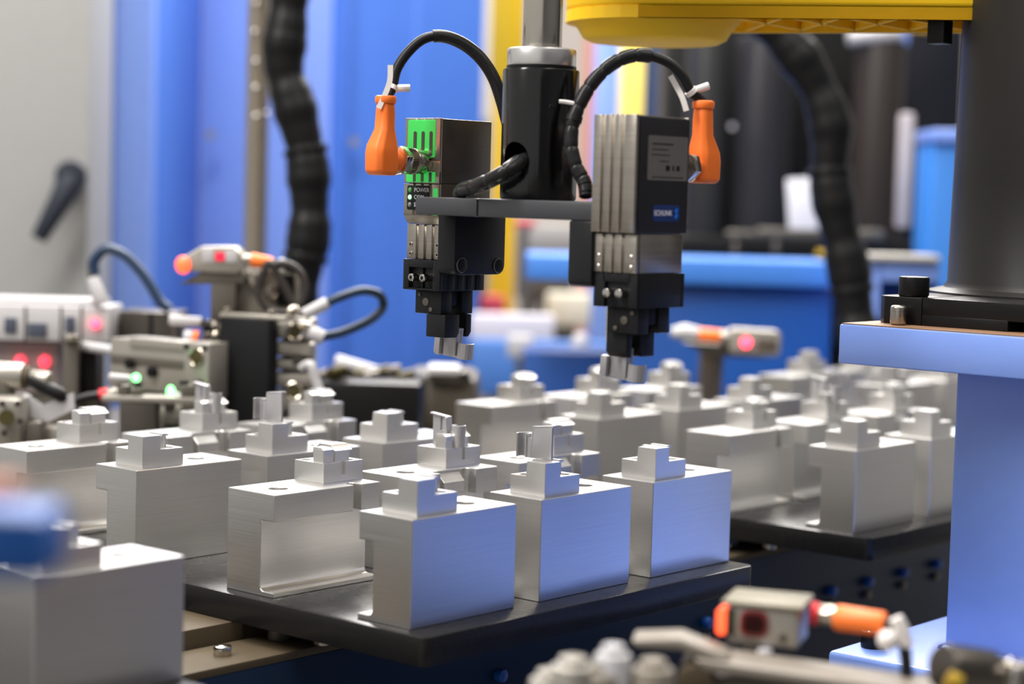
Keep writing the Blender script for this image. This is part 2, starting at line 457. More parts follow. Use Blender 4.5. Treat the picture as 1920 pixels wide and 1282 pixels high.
# right-hand leg hangs beside the right-hand gripper; left-hand leg beside the left-hand one
MB().prism(arc2(GX+.04, 3.16, .05, 180, 270, 4) + arc2(GX+.68, 3.20, .09, 270, 360, 5) + [(GX+.77, bar_bot), (GX-.01, bar_bot), (GX-.01, 3.2)], 1, GY+.482, GY+.76).build('mounting_leg', ANOD, th, bevel=.02, world=True)
ll = legplate(LX, LX+.76, LY-.24, LY-.003, 3.115, bar_bot).build('mounting_leg', ANOD, th, bevel=.012, world=True)
for (px, py) in ((865, 497), (934, 498)):
    p = ony(px, py, LY-.24)
    sc_ = MB().cyl((p.x, LY-.225, p.z), (p.x, LY-.25, p.z), .075, 28).build('cap_screw', BLACK, th, bevel=.01, world=True)
    MB().hexa((p.x, LY-.249, p.z), (p.x, LY-.2515, p.z), .036).build('hex_socket', DARK, sc_, world=True)
    MB().tube([(p.x+.072*math.cos(a*PI/14), LY-.247, p.z+.072*math.sin(a*PI/14)) for a in range(29)], .006, 6, cap=False).build('screw_rim', MGREY, sc_, world=True)
tb = MB().cyl((CYX, CYY, bar_top), (CYX, CYY, 5.13), .367, 72).build('tube', GLOSS, th, bevel=.02, world=True)
hp = ony(968, 295, CYY-.30)
hole_c = Vector((CYX-.25, CYY, 4.28))
def holecut():
    k = MB().cyl(tuple(hole_c + Vector((-.40, 0, 0))), tuple(hole_c + Vector((.30, 0, 0))), .150, 40).build('cutter', DARK, smooth=False)
    md = tb.modifiers.new('b', 'BOOLEAN'); md.operation = 'DIFFERENCE'; md.object = k; md.solver = 'EXACT'
    k.matrix_basis = tb.matrix_basis
    dg = bpy.context.evaluated_depsgraph_get()
    me = bpy.data.meshes.new_from_object(tb.evaluated_get(dg)); tb.modifiers.clear(); tb.data = me; bpy.data.objects.remove(k)
MB().cyl((CYX, CYY, 5.13), (CYX, CYY, 5.16), .335, 60).build('neck', BLACK, th, world=True)
MB().cyl((CYX, CYY, 5.155), (CYX, CYY, 5.325), .330, 72).build('collar', mat('turned_aluminium', (238, 236, 234), .3, 1.), th, bevel=.018, world=True)
MB().cyl((CYX, CYY, 5.325), (CYX, CYY, 6.75), .188, 48).build('quill_shaft', mat('ground_shaft', (206, 200, 188), .2, 1.), th, bevel=.01, world=True)

def gripper(label, kind):
    """local frame: front corner at the origin, connector side facing -x, body along +x and +y; z is world height"""
    g = thing('gripper', label, 'gripper', (0, 0, 0), 0, 'electric grippers on the cross bar')
    w, d = .48, .78
    # housing: dark shell + ground front face with three grooves and a chamfered toe
    gr = [.115, .225, .335]
    def front(z0, z1, xf, xb, mb):
        ys = [0]
        prof = [(xf, 0)]
        for a in gr: prof += [(xf, a-.022), (xf+.03, a-.012), (xf+.03, a+.012), (xf, a+.022)]
        prof += [(xf, w), (xb, w), (xb, 0)]
        return mb.prism(prof, 2, z0, z1)
    MB().box(.035, d, .004, w-.004, 4.022, 4.668).box(.05, d-.02, .02, w-.02, 3.9, 4.1).build('upper_housing', STEELD, g, bevel=.008)
    MB().prism([(.035, 4.015), (.035, 3.70), (.095, 3.61), (.74, 3.61), (d, 3.68), (d, 4.015)], 1, .004, w-.004).build('lower_housing', STEELD, g, bevel=.006)
    m = MB(); front(4.25, 4.672, 0, .036, m); m.box(0.012, .036, 0, w, 4.02, 4.25); front(4.02, 4.14, 0.0, .03, m)
    m.build('upper_front_plate', STEEL, g, bevel=.003)
    m = MB(); front(3.70, 4.012, 0, .036, m)
    m.build('lower_front_plate', STEEL, g, bevel=.003)
    m = MB(); m.prism([(.0, 3.70), (.06, 3.61), (.10, 3.61), (.036, 3.70)], 1, 0, w); m.build('toe_chamfer', STEEL, g, bevel=.003)
    m = MB(); front(3.255, 3.605, .06, .70, m); m.build('finger_base', STEEL, g, bevel=.004)
    if kind == 'plain':  # thin green plates paint the LED reflection onto the steel face
        MB().prism([(-.004, 4.26), (-.004, 4.665), (.40, 4.665), (.40, 4.26)][0:0] or rrect(.06, .44, 4.28, 4.655, .02), 0, -.004, .004).build('painted_glow_plate', GREENGLOW, g, bevel=.002, label='painted green LED reflection on the steel face with three slots')
        for a in gr: MB().prism(rrect(a-.020, a+.020, 4.29, 4.54, .019), 0, -.010, -.003).build('slot', STEELD, g)
        MB().prism(rrect(.05, .45, 4.03, 4.135, .01), 0, -.004, .004).build('painted_glow_plate', GREENGLOW, g, label='painted green LED reflection strip below the connector')
        for a in gr: MB().box(-.008, -.003, a-.018, a+.018, 4.035, 4.13).build('slot', STEELD, g)
        MB().box(-.0035, .004, .01, .07, 3.70, 3.97).build('painted_glow_strip', GREENGLOW, g)
        lgp = MB().prism(rrect(.125, .425, 3.75, 3.998, .02), 0, -.012, .004).build('legend_plate', PANEL, g, bevel=.003)
        for n, (s, zz, mm) in enumerate((('POWER', 3.95, mat('dim_green_led', (70, 140, 70), .4, emit=.15)), ('COM', 3.878, GREENL), ('STATUS', 3.802, GLEN))):
            led = MB().ball((-.012, .385, zz), .024, sx=.4).build('led', mm, lgp)
            Mx = Matrix.Translation((-.0135, .325, zz)) @ Matrix(((0, 0, -1, 0), (-1, 0, 0, 0), (0, 1, 0, 0), (0, 0, 0, 1)))
            text(s, .06, LEGEND, lgp, Mx)
    for (a, z) in ((.055, 3.40), (.425, 3.40), (.055, 3.305), (.425, 3.305)):
        MB().cyl((.062, a, z), (.052, a, z), .024, 16).build('set_screw', CHROME if kind != 'plain' else NICKEL, g)
        MB().cyl((.055, a, z), (.0505, a, z), .012, 10).build('screw_socket', DARK, g)
    # black gripper head with a screw recess
    hw0, hw1, hx0, hx1 = -.01, .50, .035, .71
    MB().box(.085, hx1, hw0, hw1, 2.94, 3.25).box(hx0, .085, hw0, .09, 2.94, 3.25).box(hx0, .085, .42, hw1, 2.94, 3.25).box(hx0, .085, .09, .42, 3.17, 3.25).box(hx0, .085, .09, .42, 2.94, 2.96).build('head', ANOD, g, bevel=.006)
    MB().box(hx0, hx0+.58, .0, .49, 3.185, 3.245)
    for k in range(4):
        MB().box(.16+k*.14, .25+k*.14, -.02, -.005, 2.945, 3.13).build('head_rib', ANOD, g, bevel=.006)
    MB().box(.060, .09, .245, .265, 2.965, 3.165).build('slide_divider', DARK, g)
    for a in (.175, .33):
        c = MB().cyl((.085, a, 3.07), (-.03, a, 3.07), .040, 24).build('socket_screw', CHROME, g, bevel=.008)
        MB().hexa((-.0295, a, 3.07), (-.033, a, 3.07), .02).build('hex_socket', DARK, c)
    # jaw carriers, one per finger, and stepped fingers
    for (x0, x1, nm) in ((.14, .30, 'jaw_carrier'), (.46, .62, 'jaw_carrier')):
        MB().box(x0, x1, .06, .42, 2.70, 2.935).build(nm, ANOD, g, bevel=.008)
    MB().box(.30, .46, .10, .40, 2.78, 2.94).build('guide', BLACK, g, bevel=.005)
    for (a, z, r) in ((.36, 2.89, .02), (.27, 2.82, .042), (.20, 2.745, .024)):
        MB().cyl((.142, a, z), (.132, a, z), r, 18).build('pin', MGREY, g, bevel=.003)
    MB().prism([(.12, 2.70), (.12, 2.47), (.30, 2.47), (.335, 2.52), (.335, 2.70)], 1, -.02, .24).build('finger', ANOD, g, bevel=.006)
    MB().prism([(.46, 2.70), (.46, 2.47), (.50, 2.47), (.54, 2.52), (.54, 2.70)], 1, .0, .24).build('finger', ANOD, g, bevel=.006)
    # connector: hex nut, knurled ring, hex, orange angled boot
    cy_, cz = .235, 4.235
    MB().cyl((.02, cy_, cz), (-.13, cy_, cz), .125, 36).build('socket_collar', NICKEL, g, bevel=.01)
    k = MB(); n = 40
    pr = []
    for i in range(n*2):
        a = 2*PI*i/(n*2); r = .128 if i % 2 else .112
        pr.append((cy_ + r*math.cos(a), cz + r*math.sin(a)))
    k.prism(pr, 0, -.27, -.155).build('knurled_ring', NICKEL, g, smooth=False)
    MB().cyl((-.125, cy_, cz), (-.16, cy_, cz), .135, 36).build('lock_ring', CHROME, g, bevel=.006)
    MB().hexa((-.26, cy_, cz), (-.36, cy_, cz), .15).build('hex_nut', CHROME, g, bevel=.01)
    MB().cyl((-.34, cy_, cz), (-.46, cy_, cz), .105, 30).build('boot_neck', ORANGE, g, bevel=.01)
    b = MB()
    def oct_(cx, cy0, wx, wy, c=.035): return [(cx-wx+c, cy0-wy), (cx+wx-c, cy0-wy), (cx+wx, cy0-wy+c), (cx+wx, cy0+wy-c), (cx+wx-c, cy0+wy), (cx-wx+c, cy0+wy), (cx-wx, cy0+wy-c), (cx-wx, cy0-wy+c)]
    levels = [(-.57, .12, .10, 4.085), (-.575, .155, .125, 4.12), (-.58, .155, .125, 4.30), (-.575, .145, .12, 4.38), (-.545, .09, .088, 4.54), (-.54, .085, .085, 4.70), (-.54, .078, .078, 4.80)]
    rings = [[b.bm.verts.new((x, y, z)) for (x, y) in oct_(cx, cy_, wx, wy, min(wx, wy)*.42)] for (cx, wx, wy, z) in levels]
    fs = [b.bm.faces.new(rings[0]), b.bm.faces.new(rings[-1])]
    for i in range(len(rings)-1):
        for q in range(8): fs.append(b.bm.faces.new((rings[i][q], rings[i][(q+1) % 8], rings[i+1][(q+1) % 8], rings[i+1][q])))
    bmesh.ops.recalc_face_normals(b.bm, faces=fs)
    b.build('boot', ORANGE, g, bevel=.018, seg=3, angle=25)
    MB().cyl((-.54, cy_, 4.785), (-.54, cy_, 4.865), .105, 28).build('boot_ring', ORANGE, g, bevel=.02)
    return g
gl = gripper('steel gripper on the left with painted green LED reflection and POWER legend', 'plain'); place(gl, (LX, LY, 0))
gr_ = gripper('steel gripper on the right with dark side, grey label and blue badge', 'badge')
place(gr_, (GX+.78, GY+.48, 0), PI)
# side label and badge on the wide face of the right-hand gripper (local y = w side faces the viewer after turning)
WY = .48
def side_pt(px, py):
    p = ony(px, py, GY); return (GX+.78-p.x, p.z)
MB().box(.02, .76, WY-.004, WY+.012, 3.62, 4.655).build('side_cover', mat('dark_cover', (38, 37, 40), .4), gr_, bevel=.006)
a = side_pt(1211, 335); b_ = side_pt(1288, 262)
lx0, lx1, lz0, lz1 = min(a[0], b_[0]), max(a[0], b_[0]), a[1]-.01, b_[1]+.02
rl = MB().prism(rrect(lx0, lx1, lz0, lz1, .02), 1, WY+.012, WY+.016).build('rating_label', LABELG, gr_, label='grey rating label')
for i, (fx0, fx1, fz0, fz1) in enumerate(((.1, .62, .80, .83), (.1, .5, .68, .70), (.1, .55, .56, .58), (.30, .52, .42, .44), (.45, .55, .22, .34), (.62, .66, .22, .34), (.72, .80, .22, .34), (.1, .9, .06, .08))):
    X0 = lx1 - fx0*(lx1-lx0); X1 = lx1 - fx1*(lx1-lx0)
    MB().box(X1, X0, WY+.0155, WY+.0175, lz0+fz0*(lz1-lz0), lz0+fz1*(lz1-lz0)).build('label_print', PANEL, rl)
a = side_pt(1221, 415); b_ = side_pt(1272, 385)
bx0, bx1, bz0, bz1 = min(a[0], b_[0]), max(a[0], b_[0]), a[1], b_[1]
bdg = MB().prism(rrect(bx0, bx1, bz0, bz1, .035), 1, WY+.012, WY+.018).build('badge', LOGOB, gr_, bevel=.002, label='blue maker badge')
Mx = Matrix.Translation((bx1-.012, WY+.0195, (bz0+bz1)/2)) @ Matrix(((-1, 0, 0, 0), (0, 0, 1, 0), (0, 1, 0, 0), (0, 0, 0, 1)))
text('SCHUNK', .068, mat('badge_white', (235, 232, 240), .4), bdg, Mx)
MB().prism([(bx0+.085, bz0+.03), (bx0+.05, bz0+.03), (bx0+.02, (bz0+bz1)/2-.01), (bx0+.05, (bz0+bz1)/2-.01), (bx0+.03, bz1-.03), (bx0+.06, bz1-.03), (bx0+.085, (bz0+bz1)/2+.015), (bx0+.055, (bz0+bz1)/2+.015)], 1, WY+.018, WY+.0205).build('badge_emblem', LOGOL, bdg)
# front (grooved) back face of the right gripper that looks at the viewer
def grooved(g, z0, z1, x):
    m = MB(); prof = [(x, 0)]
    for q in (.115, .225, .335): prof += [(x, q-.022), (x-.03, q-.014), (x-.03, q+.014), (x, q+.022)]
    prof += [(x, .48), (x-.04, .48), (x-.04, 0)]
    return m.prism(prof, 2, z0, z1)
grooved(gr_, 3.615, 4.672, .815).build('rear_plate', STEEL, gr_, bevel=.004)
grooved(gr_, 3.255, 3.60, .76).build('rear_finger_base', STEEL, gr_, bevel=.004)
for (a, z) in ((.055, 3.40), (.425, 3.40), (.055, 3.305), (.425, 3.305)):
    MB().ball((.76, a, z), .024, sx=.5).build('set_screw', CHROME, gr_)
MB().box(.70, .745, 0, .12, 2.94, 3.25).box(.70, .745, .40, .49, 2.94, 3.25).box(.70, .745, .1, .42, 3.17, 3.25).build('rear_head_frame', ANOD, gr_, bevel=.004)
for a in (.18, .32):
    MB().cyl((.70, a, 3.07), (.80, a, 3.07), .042, 24).build('socket_screw', CHROME, gr_, bevel=.012)
for (a, z, r) in ((.36, 2.89, .022), (.27, 2.82, .040), (.17, 2.745, .022)):
    MB().cyl((.61, a, z), (.635, a, z), r, 18).build('pin', MGREY, gr_, bevel=.003)

# clips held by the fingers
def held_clip(label, px, py, x):
    o = onx(px, py, x); t = thing('metal_clip', label, 'clip', (x, o.y, o.z), 0, 'grey clips held in the gripper fingers')
    t.matrix_basis = t.matrix_basis @ Matrix.Rotation(math.radians(5), 4, 'X')
    MB().prism([(-.0, .20)] + [(-.0, .06), (-.01, .02), (-.04, .0), (-.34, .0), (-.34, .30), (-.16, .30), (-.16, .20)], 0, 0, .035).build('plate', CLIP, t, bevel=.006)
    MB().prism([(-.02, .02), (-.02, .2), (-.10, .2), (-.10, .0), (-.05, .0)], 0, -.05, 0).build('cheek', CLIP, t, bevel=.012)
    MB().prism([(-.19, .285), (-.34, .285), (-.34, .31), (-.19, .31)], 0, -.05, .035).build('top_lip', CLIP, t, bevel=.004)
    MB().prism([(-.275, .29), (-.335, .29), (-.345, .03), (-.315, .03)], 0, -.07, 0).build('slanted_web', CLIP, t, bevel=.004)
    m = MB(); ro, ri, cy = .085, .066, -.42
    A = [math.radians(q) for q in range(80, 321, 20)]
    for i in range(len(A)-1):
        a, b = A[i], A[i+1]
        m.prism([(ro*math.cos(a), cy+ro*math.sin(a)), (ro*math.cos(b), cy+ro*math.sin(b)), (ri*math.cos(b), cy+ri*math.sin(b)), (ri*math.cos(a), cy+ri*math.sin(a))], 2, .01, .17)
    m.build('half_tube', CLIP, t)
    return t
held_clip('small grey clip gripped under the left gripper', 815, 662, LX+.385)
held_clip('small grey clip gripped under the right gripper', 1125, 703, GX+.385)

# cables over the grippers
def cable(name, label, pts, radii, m, cat='cable', group=None, n=8, rings=None):
    P = spline(pts, n); Rr = []
    if not isinstance(radii, (list, tuple)): radii = [radii]*len(pts)
    for i in range(len(pts)-1):
        for k in range(n): Rr.append(radii[i] + (radii[i+1]-radii[i])*k/n)
    Rr.append(radii[-1])
    t = thing(name, label, cat, tuple(P[0]), 0, group)
    MB().tube(P, Rr, 14).build('core', m, t, world=True)
    return t, P
def lpt(px, py, x, y=None): return tuple(onx(px, py, x)) 
Cx = LX-.54
cLpix = [(733, 196), (735, 165), (744, 130), (765, 98), (795, 73), (830, 68), (868, 82), (900, 108), (925, 145), (941, 190), (952, 232), (962, 262)]
pts = []
for i, (a, b) in enumerate(cLpix):
    D = 19.22 + (i/11.)*.30
    pts.append(tuple(at(a, b, D)))
pts[0] = (Cx, LY+.235, 4.84)
tl, PL = cable('sensor_cable', 'black cable arching from the left orange plug to behind the tube', pts, .050, RUB, group='gripper cables')
MB().tube([PL[i] for i in range(36, len(PL))], .064, 16).build('sleeve', SLEEVE, tl, world=True)
cRpix = [(1304, 205), (1296, 172), (1280, 143), (1255, 119), (1222, 106), (1188, 104), (1152, 117), (1118, 146), (1092, 185), (1075, 228), (1071, 272), (1080, 312), (1093, 336), (1098, 352), (1099, 369)]
pts = []
n_ = len(cRpix)
for i, (a, b) in enumerate(cRpix):
    D = 18.46 - (i/(n_-1.))*.37
    pts.append(tuple(at(a, b, D)))
pts[0] = (GX+.78+.54, GY+.48-.235, 4.85)
tr, PR = cable('sensor_cable', 'black spiral-wrapped cable arching to the right orange plug', pts, .048, RUB, group='gripper cables')
def sleeve(P, i0, i1, r, par, step=5):
    k = i0
    while k < i1:
        e = min(k+step, i1)
        seg_ = [P[q] for q in range(k, e+1)]
        rr = [r*.88] + [r]*(len(seg_)-2) + [r*.88]
        MB().tube(seg_, rr, 16).build('spiral_wrap', SLEEVE, par, world=True); k = e
sleeve(PR, 32, len(PR)-1, .068, tr, 7)
# lower cable from the tube's hole to the bar
pl = [tuple(hole_c + Vector((.12, -.02, .02)))] + [tuple(at(a, b, D)) for a, b, D in ((976, 302, 18.42), (948, 322, 18.25), (915, 340, 18.4), (890, 350, 18.6), (868, 356, 18.9), (862, 366, 19.1))]
t3, P3 = cable('sensor_cable', 'short black wrapped cable leaving the round hole of the tube', pl, .062, RUB, group='gripper cables')
sleeve(P3, 8, len(P3)-2, .075, t3, 8)
# dark round opening in the tube
holecut()
# cable ties
def cable_tie(label, P, i, r, loc_tail, head_dir):
    t = thing('cable_tie', label, 'cable tie', tuple(P[i]), 0, 'white cable ties on the gripper cables')
    a = P[i]; d = (P[i+1]-P[i-1]).normalized()
    MB().tube([a - d*.022, a + d*.022], r+.014, 20).build('strap', NYLON, t, world=True)
    hd = Vector(head_dir).normalized()
    MB().tube([a + hd*(r), a + hd*(r+.13)], .038, 6).build('tie_head', NYLON, t, bevel=.008, world=True)
    T = [Vector(q) for q in loc_tail]; m = MB()
    for k in range(len(T)-1):
        pass
    rt = Vector(R[0]); nrm = Vector(R[2])
    pr_ = []
    Tq = spline(T, 5)
    m2 = MB(); vs = []
    for q, p in enumerate(Tq):
        dd = (Tq[min(q+1, len(Tq)-1)] - Tq[max(0, q-1)]).normalized(); sd = dd.cross(nrm).normalized()
        vs.append([m2.bm.verts.new(p + sd*.026 + nrm*.006), m2.bm.verts.new(p - sd*.026 + nrm*.006), m2.bm.verts.new(p - sd*.026 - nrm*.006), m2.bm.verts.new(p + sd*.026 - nrm*.006)])
    fs = [m2.bm.faces.new(vs[0]), m2.bm.faces.new(vs[-1])]
    for q in range(len(vs)-1):
        for e in range(4): fs.append(m2.bm.faces.new((vs[q][e], vs[q][(e+1) % 4], vs[q+1][(e+1) % 4], vs[q+1][e])))
    bmesh.ops.recalc_face_normals(m2.bm, faces=fs)
    m2.build('tie_tail', NYLON, t, world=True)
    return t
rgt = Vector(R[0])
cable_tie('white nylon tie with its tail standing up beside the left orange plug', PL, 8, .05, [at(732, 122, 19.1), at(731, 150, 19.1), at(724, 172, 19.1), at(710, 203, 19.1)], rgt)
cable_tie('white nylon tie on the thin cable above the right orange plug', PR, 8, .048, [at(1257, 142, 18.3), at(1270, 165, 18.35), at(1280, 185, 18.35), at(1287, 208, 18.35)], rgt + Vector((0, 0, .35)))
tt = thing('cable_tie', 'white nylon tie end poking out beside the black tube', 'cable tie', tuple(at(1062, 191, 18.0)), 0, 'white cable ties on the gripper cables')
MB().tube([at(1048, 190, 18.22), at(1060, 191, 18.22), at(1080, 195, 18.22)], [.018, .02, .02], 6).build('tie_tail', NYLON, tt, world=True)
MB().tube([PR[70], PR[71], PR[72]], .078, 20).build('strap', RUB, tt, world=True)

# ================================================================== ROBOT AND ITS BLUE STAND
st = thing('robot_stand', 'sky blue painted steel stand carrying the robot at the right', 'stand', (6.6, -3.6, FZ))
X0, Y0 = 4.62, -1.52
MB().box(X0, X0+4.6, Y0-5.4, Y0, 2.31, 2.71).build('top_plate', BLUE, st, bevel=.02, world=True)
MB().box(X0+.02, X0+4.58, Y0-5.38, Y0-.02, 2.705, 2.722).build('bare_plate_face', RUST, st, world=True, label='rusty bare machined face')
MB().box(5.495, 8.4, -5.9, -2.393, -.64, 2.31).build('post', BLUE, st, bevel=.04, seg=3, world=True)
MB().box(X0-.06, X0+4.6, Y0-5.4, Y0-.05, -.95, -.64).build('base_plate', BLUE, st, bevel=.05, seg=3, world=True)
MB().tube(spline([(5.46, -2.4, -.64), (5.46, -3.6, -.63), (5.46, -5.8, -.64)], 10), [.05+.012*math.sin(q*2.1) for q in range(21)], 8).build('weld_bead', BLUE, st, world=True)
MB().tube(spline([(5.50, -2.36, -.64), (6.9, -2.36, -.63), (8.4, -2.36, -.64)], 10), [.05+.012*math.sin(q*2.1) for q in range(21)], 8).build('weld_bead', BLUE, st, world=True)
MB().box(X0+.4, X0+4.2, Y0-5.0, Y0-.5, FZ, -.95).build('pedestal', BLUEM, st, bevel=.05, world=True)
bp = onz(1636, 1213, -.64)
m = MB().cyl((bp.x, bp.y, -.64), (bp.x, bp.y, -.46), .125, 32); bb = m.build('base_bolt', BLACK, st, bevel=.015, world=True)
MB().hexa((bp.x, bp.y, -.462), (bp.x, bp.y, -.455), .075).build('hex_socket', DARK, bb, world=True)
MB().tube([(bp.x+.10*math.cos(a*PI/12), bp.y+.10*math.sin(a*PI/12), -.458) for a in range(25)], .010, 6, cap=False).build('bolt_rim', CHROME, st, world=True)

rb = thing('robot', 'yellow robot arm on a tapered black column bolted to the blue stand', 'robot', (7.7, -2.9, 2.72))
# flange: outline in front plane follows the plate; front face looks -x
fx = 5.05
zt, zb = 3.005, 2.722
pL = onx(1658, 580, fx); pM = onx(1728, 580, fx); yL, yM = pL.y, pM.y
MB().prism([(fx, yM), (fx, yL+.0), (fx+.1, yL+.10), (fx+1.1, yL+.10), (fx+1.1, yM)], 2, zb, zt).build('flange_lug', BLACK, rb, bevel=.012, world=True)
MB().prism([(fx-.0, yM-.004), (fx+1.2, yM-.004), (fx+1.6, yM+.15), (fx+4.1, yM+.15), (fx+4.1, yM-3.6), (fx, yM-3.6)], 2, zb+.10, zt).build('flange', BLACK, rb, bevel=.012, world=True)
MB().box(fx, fx+4, yM-.95, yM-.004, zb, zb+.11).build('flange_pad', BLACK, rb, bevel=.006, world=True)
MB().box(fx, fx+4, yM-3.6, yM-2.3, zb, zb+.11).build('flange_pad', BLACK, rb, bevel=.006, world=True)
hb = onz(1712, 560, zt)
hb = Vector((fx+.16, onx(1713, 555, fx+.16).y, zt))
m = MB().cyl((hb.x, hb.y, zt), (hb.x, hb.y, zt+.205), .155, 40); m.build('cap_screw', BLACK, rb, bevel=.022, world=True)
pn = onx(1684, 600, fx-.14)
MB().cyl((fx-.14, pn.y, zb), (fx-.14, pn.y, zb+.20), .082, 32).build('dowel_pin', STEEL, rb, bevel=.03, seg=3, world=True)
ccx, ccy = 7.25, -2.68
prof = [(zt, 1.42), (zt+.02, 1.42), (zt+.06, 1.26), (zt+.12, 1.22), (4.2, 1.20), (5.4, 1.18), (6.9, 1.17)]
MB().tube([(ccx, ccy, z) for z, r in prof], [r for z, r in prof], 96).build('column', mat('column_black', (34, 33, 32), .42, speck=.05), rb, world=True)
# yellow lower link with its round joint housing and a pocketed underside
A0 = at(1228, 40, 22.3); A1 = Vector((7.75, -3.0, 6.0)); ax = (Vector((A1.x, A1.y, 0)) - Vector((A0.x, A0.y, 0))).normalized()
sd = Vector((-ax.y, ax.x, 0)); Ln = (Vector((A1.x-A0.x, A1.y-A0.y, 0))).length
def armpoly(n0, w0, w1, z0, z1, l0, l1):
    pts_ = [(l0*1., -w0), (l1, -w1), (l1, w1), (l0, w0)]
    return pts_
Ma = Matrix(((ax.x, sd.x, 0, A0.x), (ax.y, sd.y, 0, A0.y), (0, 0, 1, 0), (0, 0, 0, 1)))
rim = arc2(0, 0, 1.02, 90, 270, 16) + [(Ln, -.72), (Ln, .72)]
MB().prism(rim, 2, 6.02, 6.9).xf(Ma).build('lower_arm', YEL, rb, bevel=.06, seg=3, world=True)
# underside rim and cast ribs: open pockets below the arm shell
m = MB()
inn = arc2(0, 0, .93, 90, 270, 16) + [(Ln, -.63), (Ln, .63)]
for i in range(len(rim)-2):
    m.prism([rim[i], rim[i+1], inn[i+1], inn[i]], 2, 5.90, 6.03)
m.prism([rim[16], (Ln, -.72), (Ln, -.63), inn[16]], 2, 5.90, 6.03); m.prism([rim[0], (Ln, .72), (Ln, .63), inn[0]], 2, 5.90, 6.03)
m.xf(Ma).build('underside_rim', YEL, rb, world=True)
for k in range(5):
    x0 = .9 + k*.62
    q0 = .97 - (x0/Ln)*.33; q1 = .97 - ((x0+.7)/Ln)*.33
    for s_ in (1, -1):
        MB().prism([(x0, s_*-q0), (x0+.05, s_*-q0), (x0+.72, s_*q1), (x0+.67, s_*q1)], 2, 5.92, 6.03).xf(Ma).build('cast_rib', YEL, rb, world=True)
m = MB().tube([(0, 0, 6.05), (0, 0, 5.95), (0, 0, 5.84), (0, 0, 5.74), (0, 0, 5.70)], [1.0, .98, .88, .82, .74], 64)
m.xf(Ma).build('joint_housing', YEL, rb, bevel=.01, world=True)
cst = at(1764, 22, 20.9)
MB().box(cst.x-.10, cst.x+.10, cst.y-.10, cst.y+.10, 5.66, 6.05).build('hard_stop', BLACK, rb, bevel=.01, world=True)
# upper arm above the picture carries the quill
B0 = Vector((A0.x, A0.y, 0)); B1 = Vector((CYX, CYY, 0)); bx_ = (B1-B0).normalized(); bs = Vector((-bx_.y, bx_.x, 0)); bl = (B1-B0).length
Mb = Matrix(((bx_.x, bs.x, 0, B0.x), (bx_.y, bs.y, 0, B0.y), (0, 0, 1, 0), (0, 0, 0, 1)))
MB().prism(arc2(0, 0, .9, 90, 270, 12) + arc2(bl, 0, .62, -90, 90, 12), 2, 6.9, 8.0).xf(Mb).build('upper_arm', YEL, rb, bevel=.06, world=True)

# ================================================================== LEFT MACHINERY (behind the pallets)
def sl(t, name, m, px0, py0, px1, py1, D, depth=.5, bevel=.03, tilt=0, label=None):
    return slabmb(px0, py0, px1, py1, D, depth, tilt=tilt).build(name, m, t, bevel=bevel, world=True, label=label)
def foot(t, name, m, px0, px1, py, D, depth=.5, bevel=.02):
    return colmb(px0, px1, py, D, depth, -.2, at((px0+px1)/2, py, D).z, None).build(name, m, t, bevel=bevel, world=True)
def rod(t, name, m, p0, p1, D0, D1, r, seg=20, bevel=.01, r1=None, label=None):
    return MB().cyl(tuple(at(*p0, D0)), tuple(at(*p1, D1)), r, seg, r1).build(name, m, t, bevel=bevel, world=True, label=label)
def fwd(p, dist): return Vector(p) + Vector(R[2])*dist

bd = thing('machine_bed', 'dark machine table behind the pallets under the left assembly', 'table', (7, 12, FZ))
MB().box(-2, 14.2, 7.15, 17, -.55, -.2).build('table_top', MGREY, bd, bevel=.03, world=True)
for x in (-1.5, 13.2):
    for y in (7.9, 15.6): MB().box(x, x+.7, y, y+.7, FZ, -.55).build('leg', NAVY, bd, world=True)

# sensor amplifier row
t = thing('valve_block', 'pale grey module row with dark windows and red lamp, far left', 'module', tuple(at(90, 640, 29)))
sl(t, 'housing', WHITE, -60, 572, 205, 640, 29, 1.0)
sl(t, 'housing_top', WHITE, -60, 560, 185, 574, 29.1, .9)
for (a, b, c, d) in ((8, 596, 30, 624), (122, 594, 140, 622), (52, 606, 86, 632)): sl(t, 'window', mat('window_grey', (70, 76, 90), .4), a, b, c, d, 28.97, .05, .004)
for a in (45, 112, 150): sl(t, 'seam', MGREY, a, 574, a+4, 640, 28.98, .05, .002)
MB().ball(tuple(at(179, 607, 28.95)), .065).build('led', REDL, t, world=True)
sl(t, 'lower_case', mat('pinkish_grey', (150, 138, 138), .4), -60, 640, 108, 735, 29.3, 1.0)
for a in (38, 84): MB().ball(tuple(at(a, 678, 29.2)), .10, sy=.5).build('led', mat('soft_red_led', (235, 60, 80), .4, emit=1.5, ecol=(255, 70, 90)), t, world=True)
foot(t, 'foot', MGREY, -60, 190, 735, 29.4, .7)

t = thing('bronze_block', 'dark bronze metal block behind the air cylinder', 'block', tuple(at(270, 700, 29.5)))
sl(t, 'body', STEELD, 222, 584, 335, 760, 29.6, .9); sl(t, 'groove', DARK, 278, 586, 286, 700, 29.56, .08, .01); foot(t, 'foot', STEELD, 228, 330, 760, 29.7, .8)

t = thing('guide_post', 'pair of brushed metal posts left of the air cylinder', 'post', tuple(at(135, 740, 27.5)))
foot(t, 'post', MGREY, 118, 146, 640, 27.6, .3); foot(t, 'post', STEELD, 146, 185, 650, 27.9, .4)
rod(t, 'cap', NICKEL, (136, 640), (136, 629), 27.6, 27.6, .13)
sl(t, 'bracket', DARK, 150, 655, 180, 740, 27.8, .1)

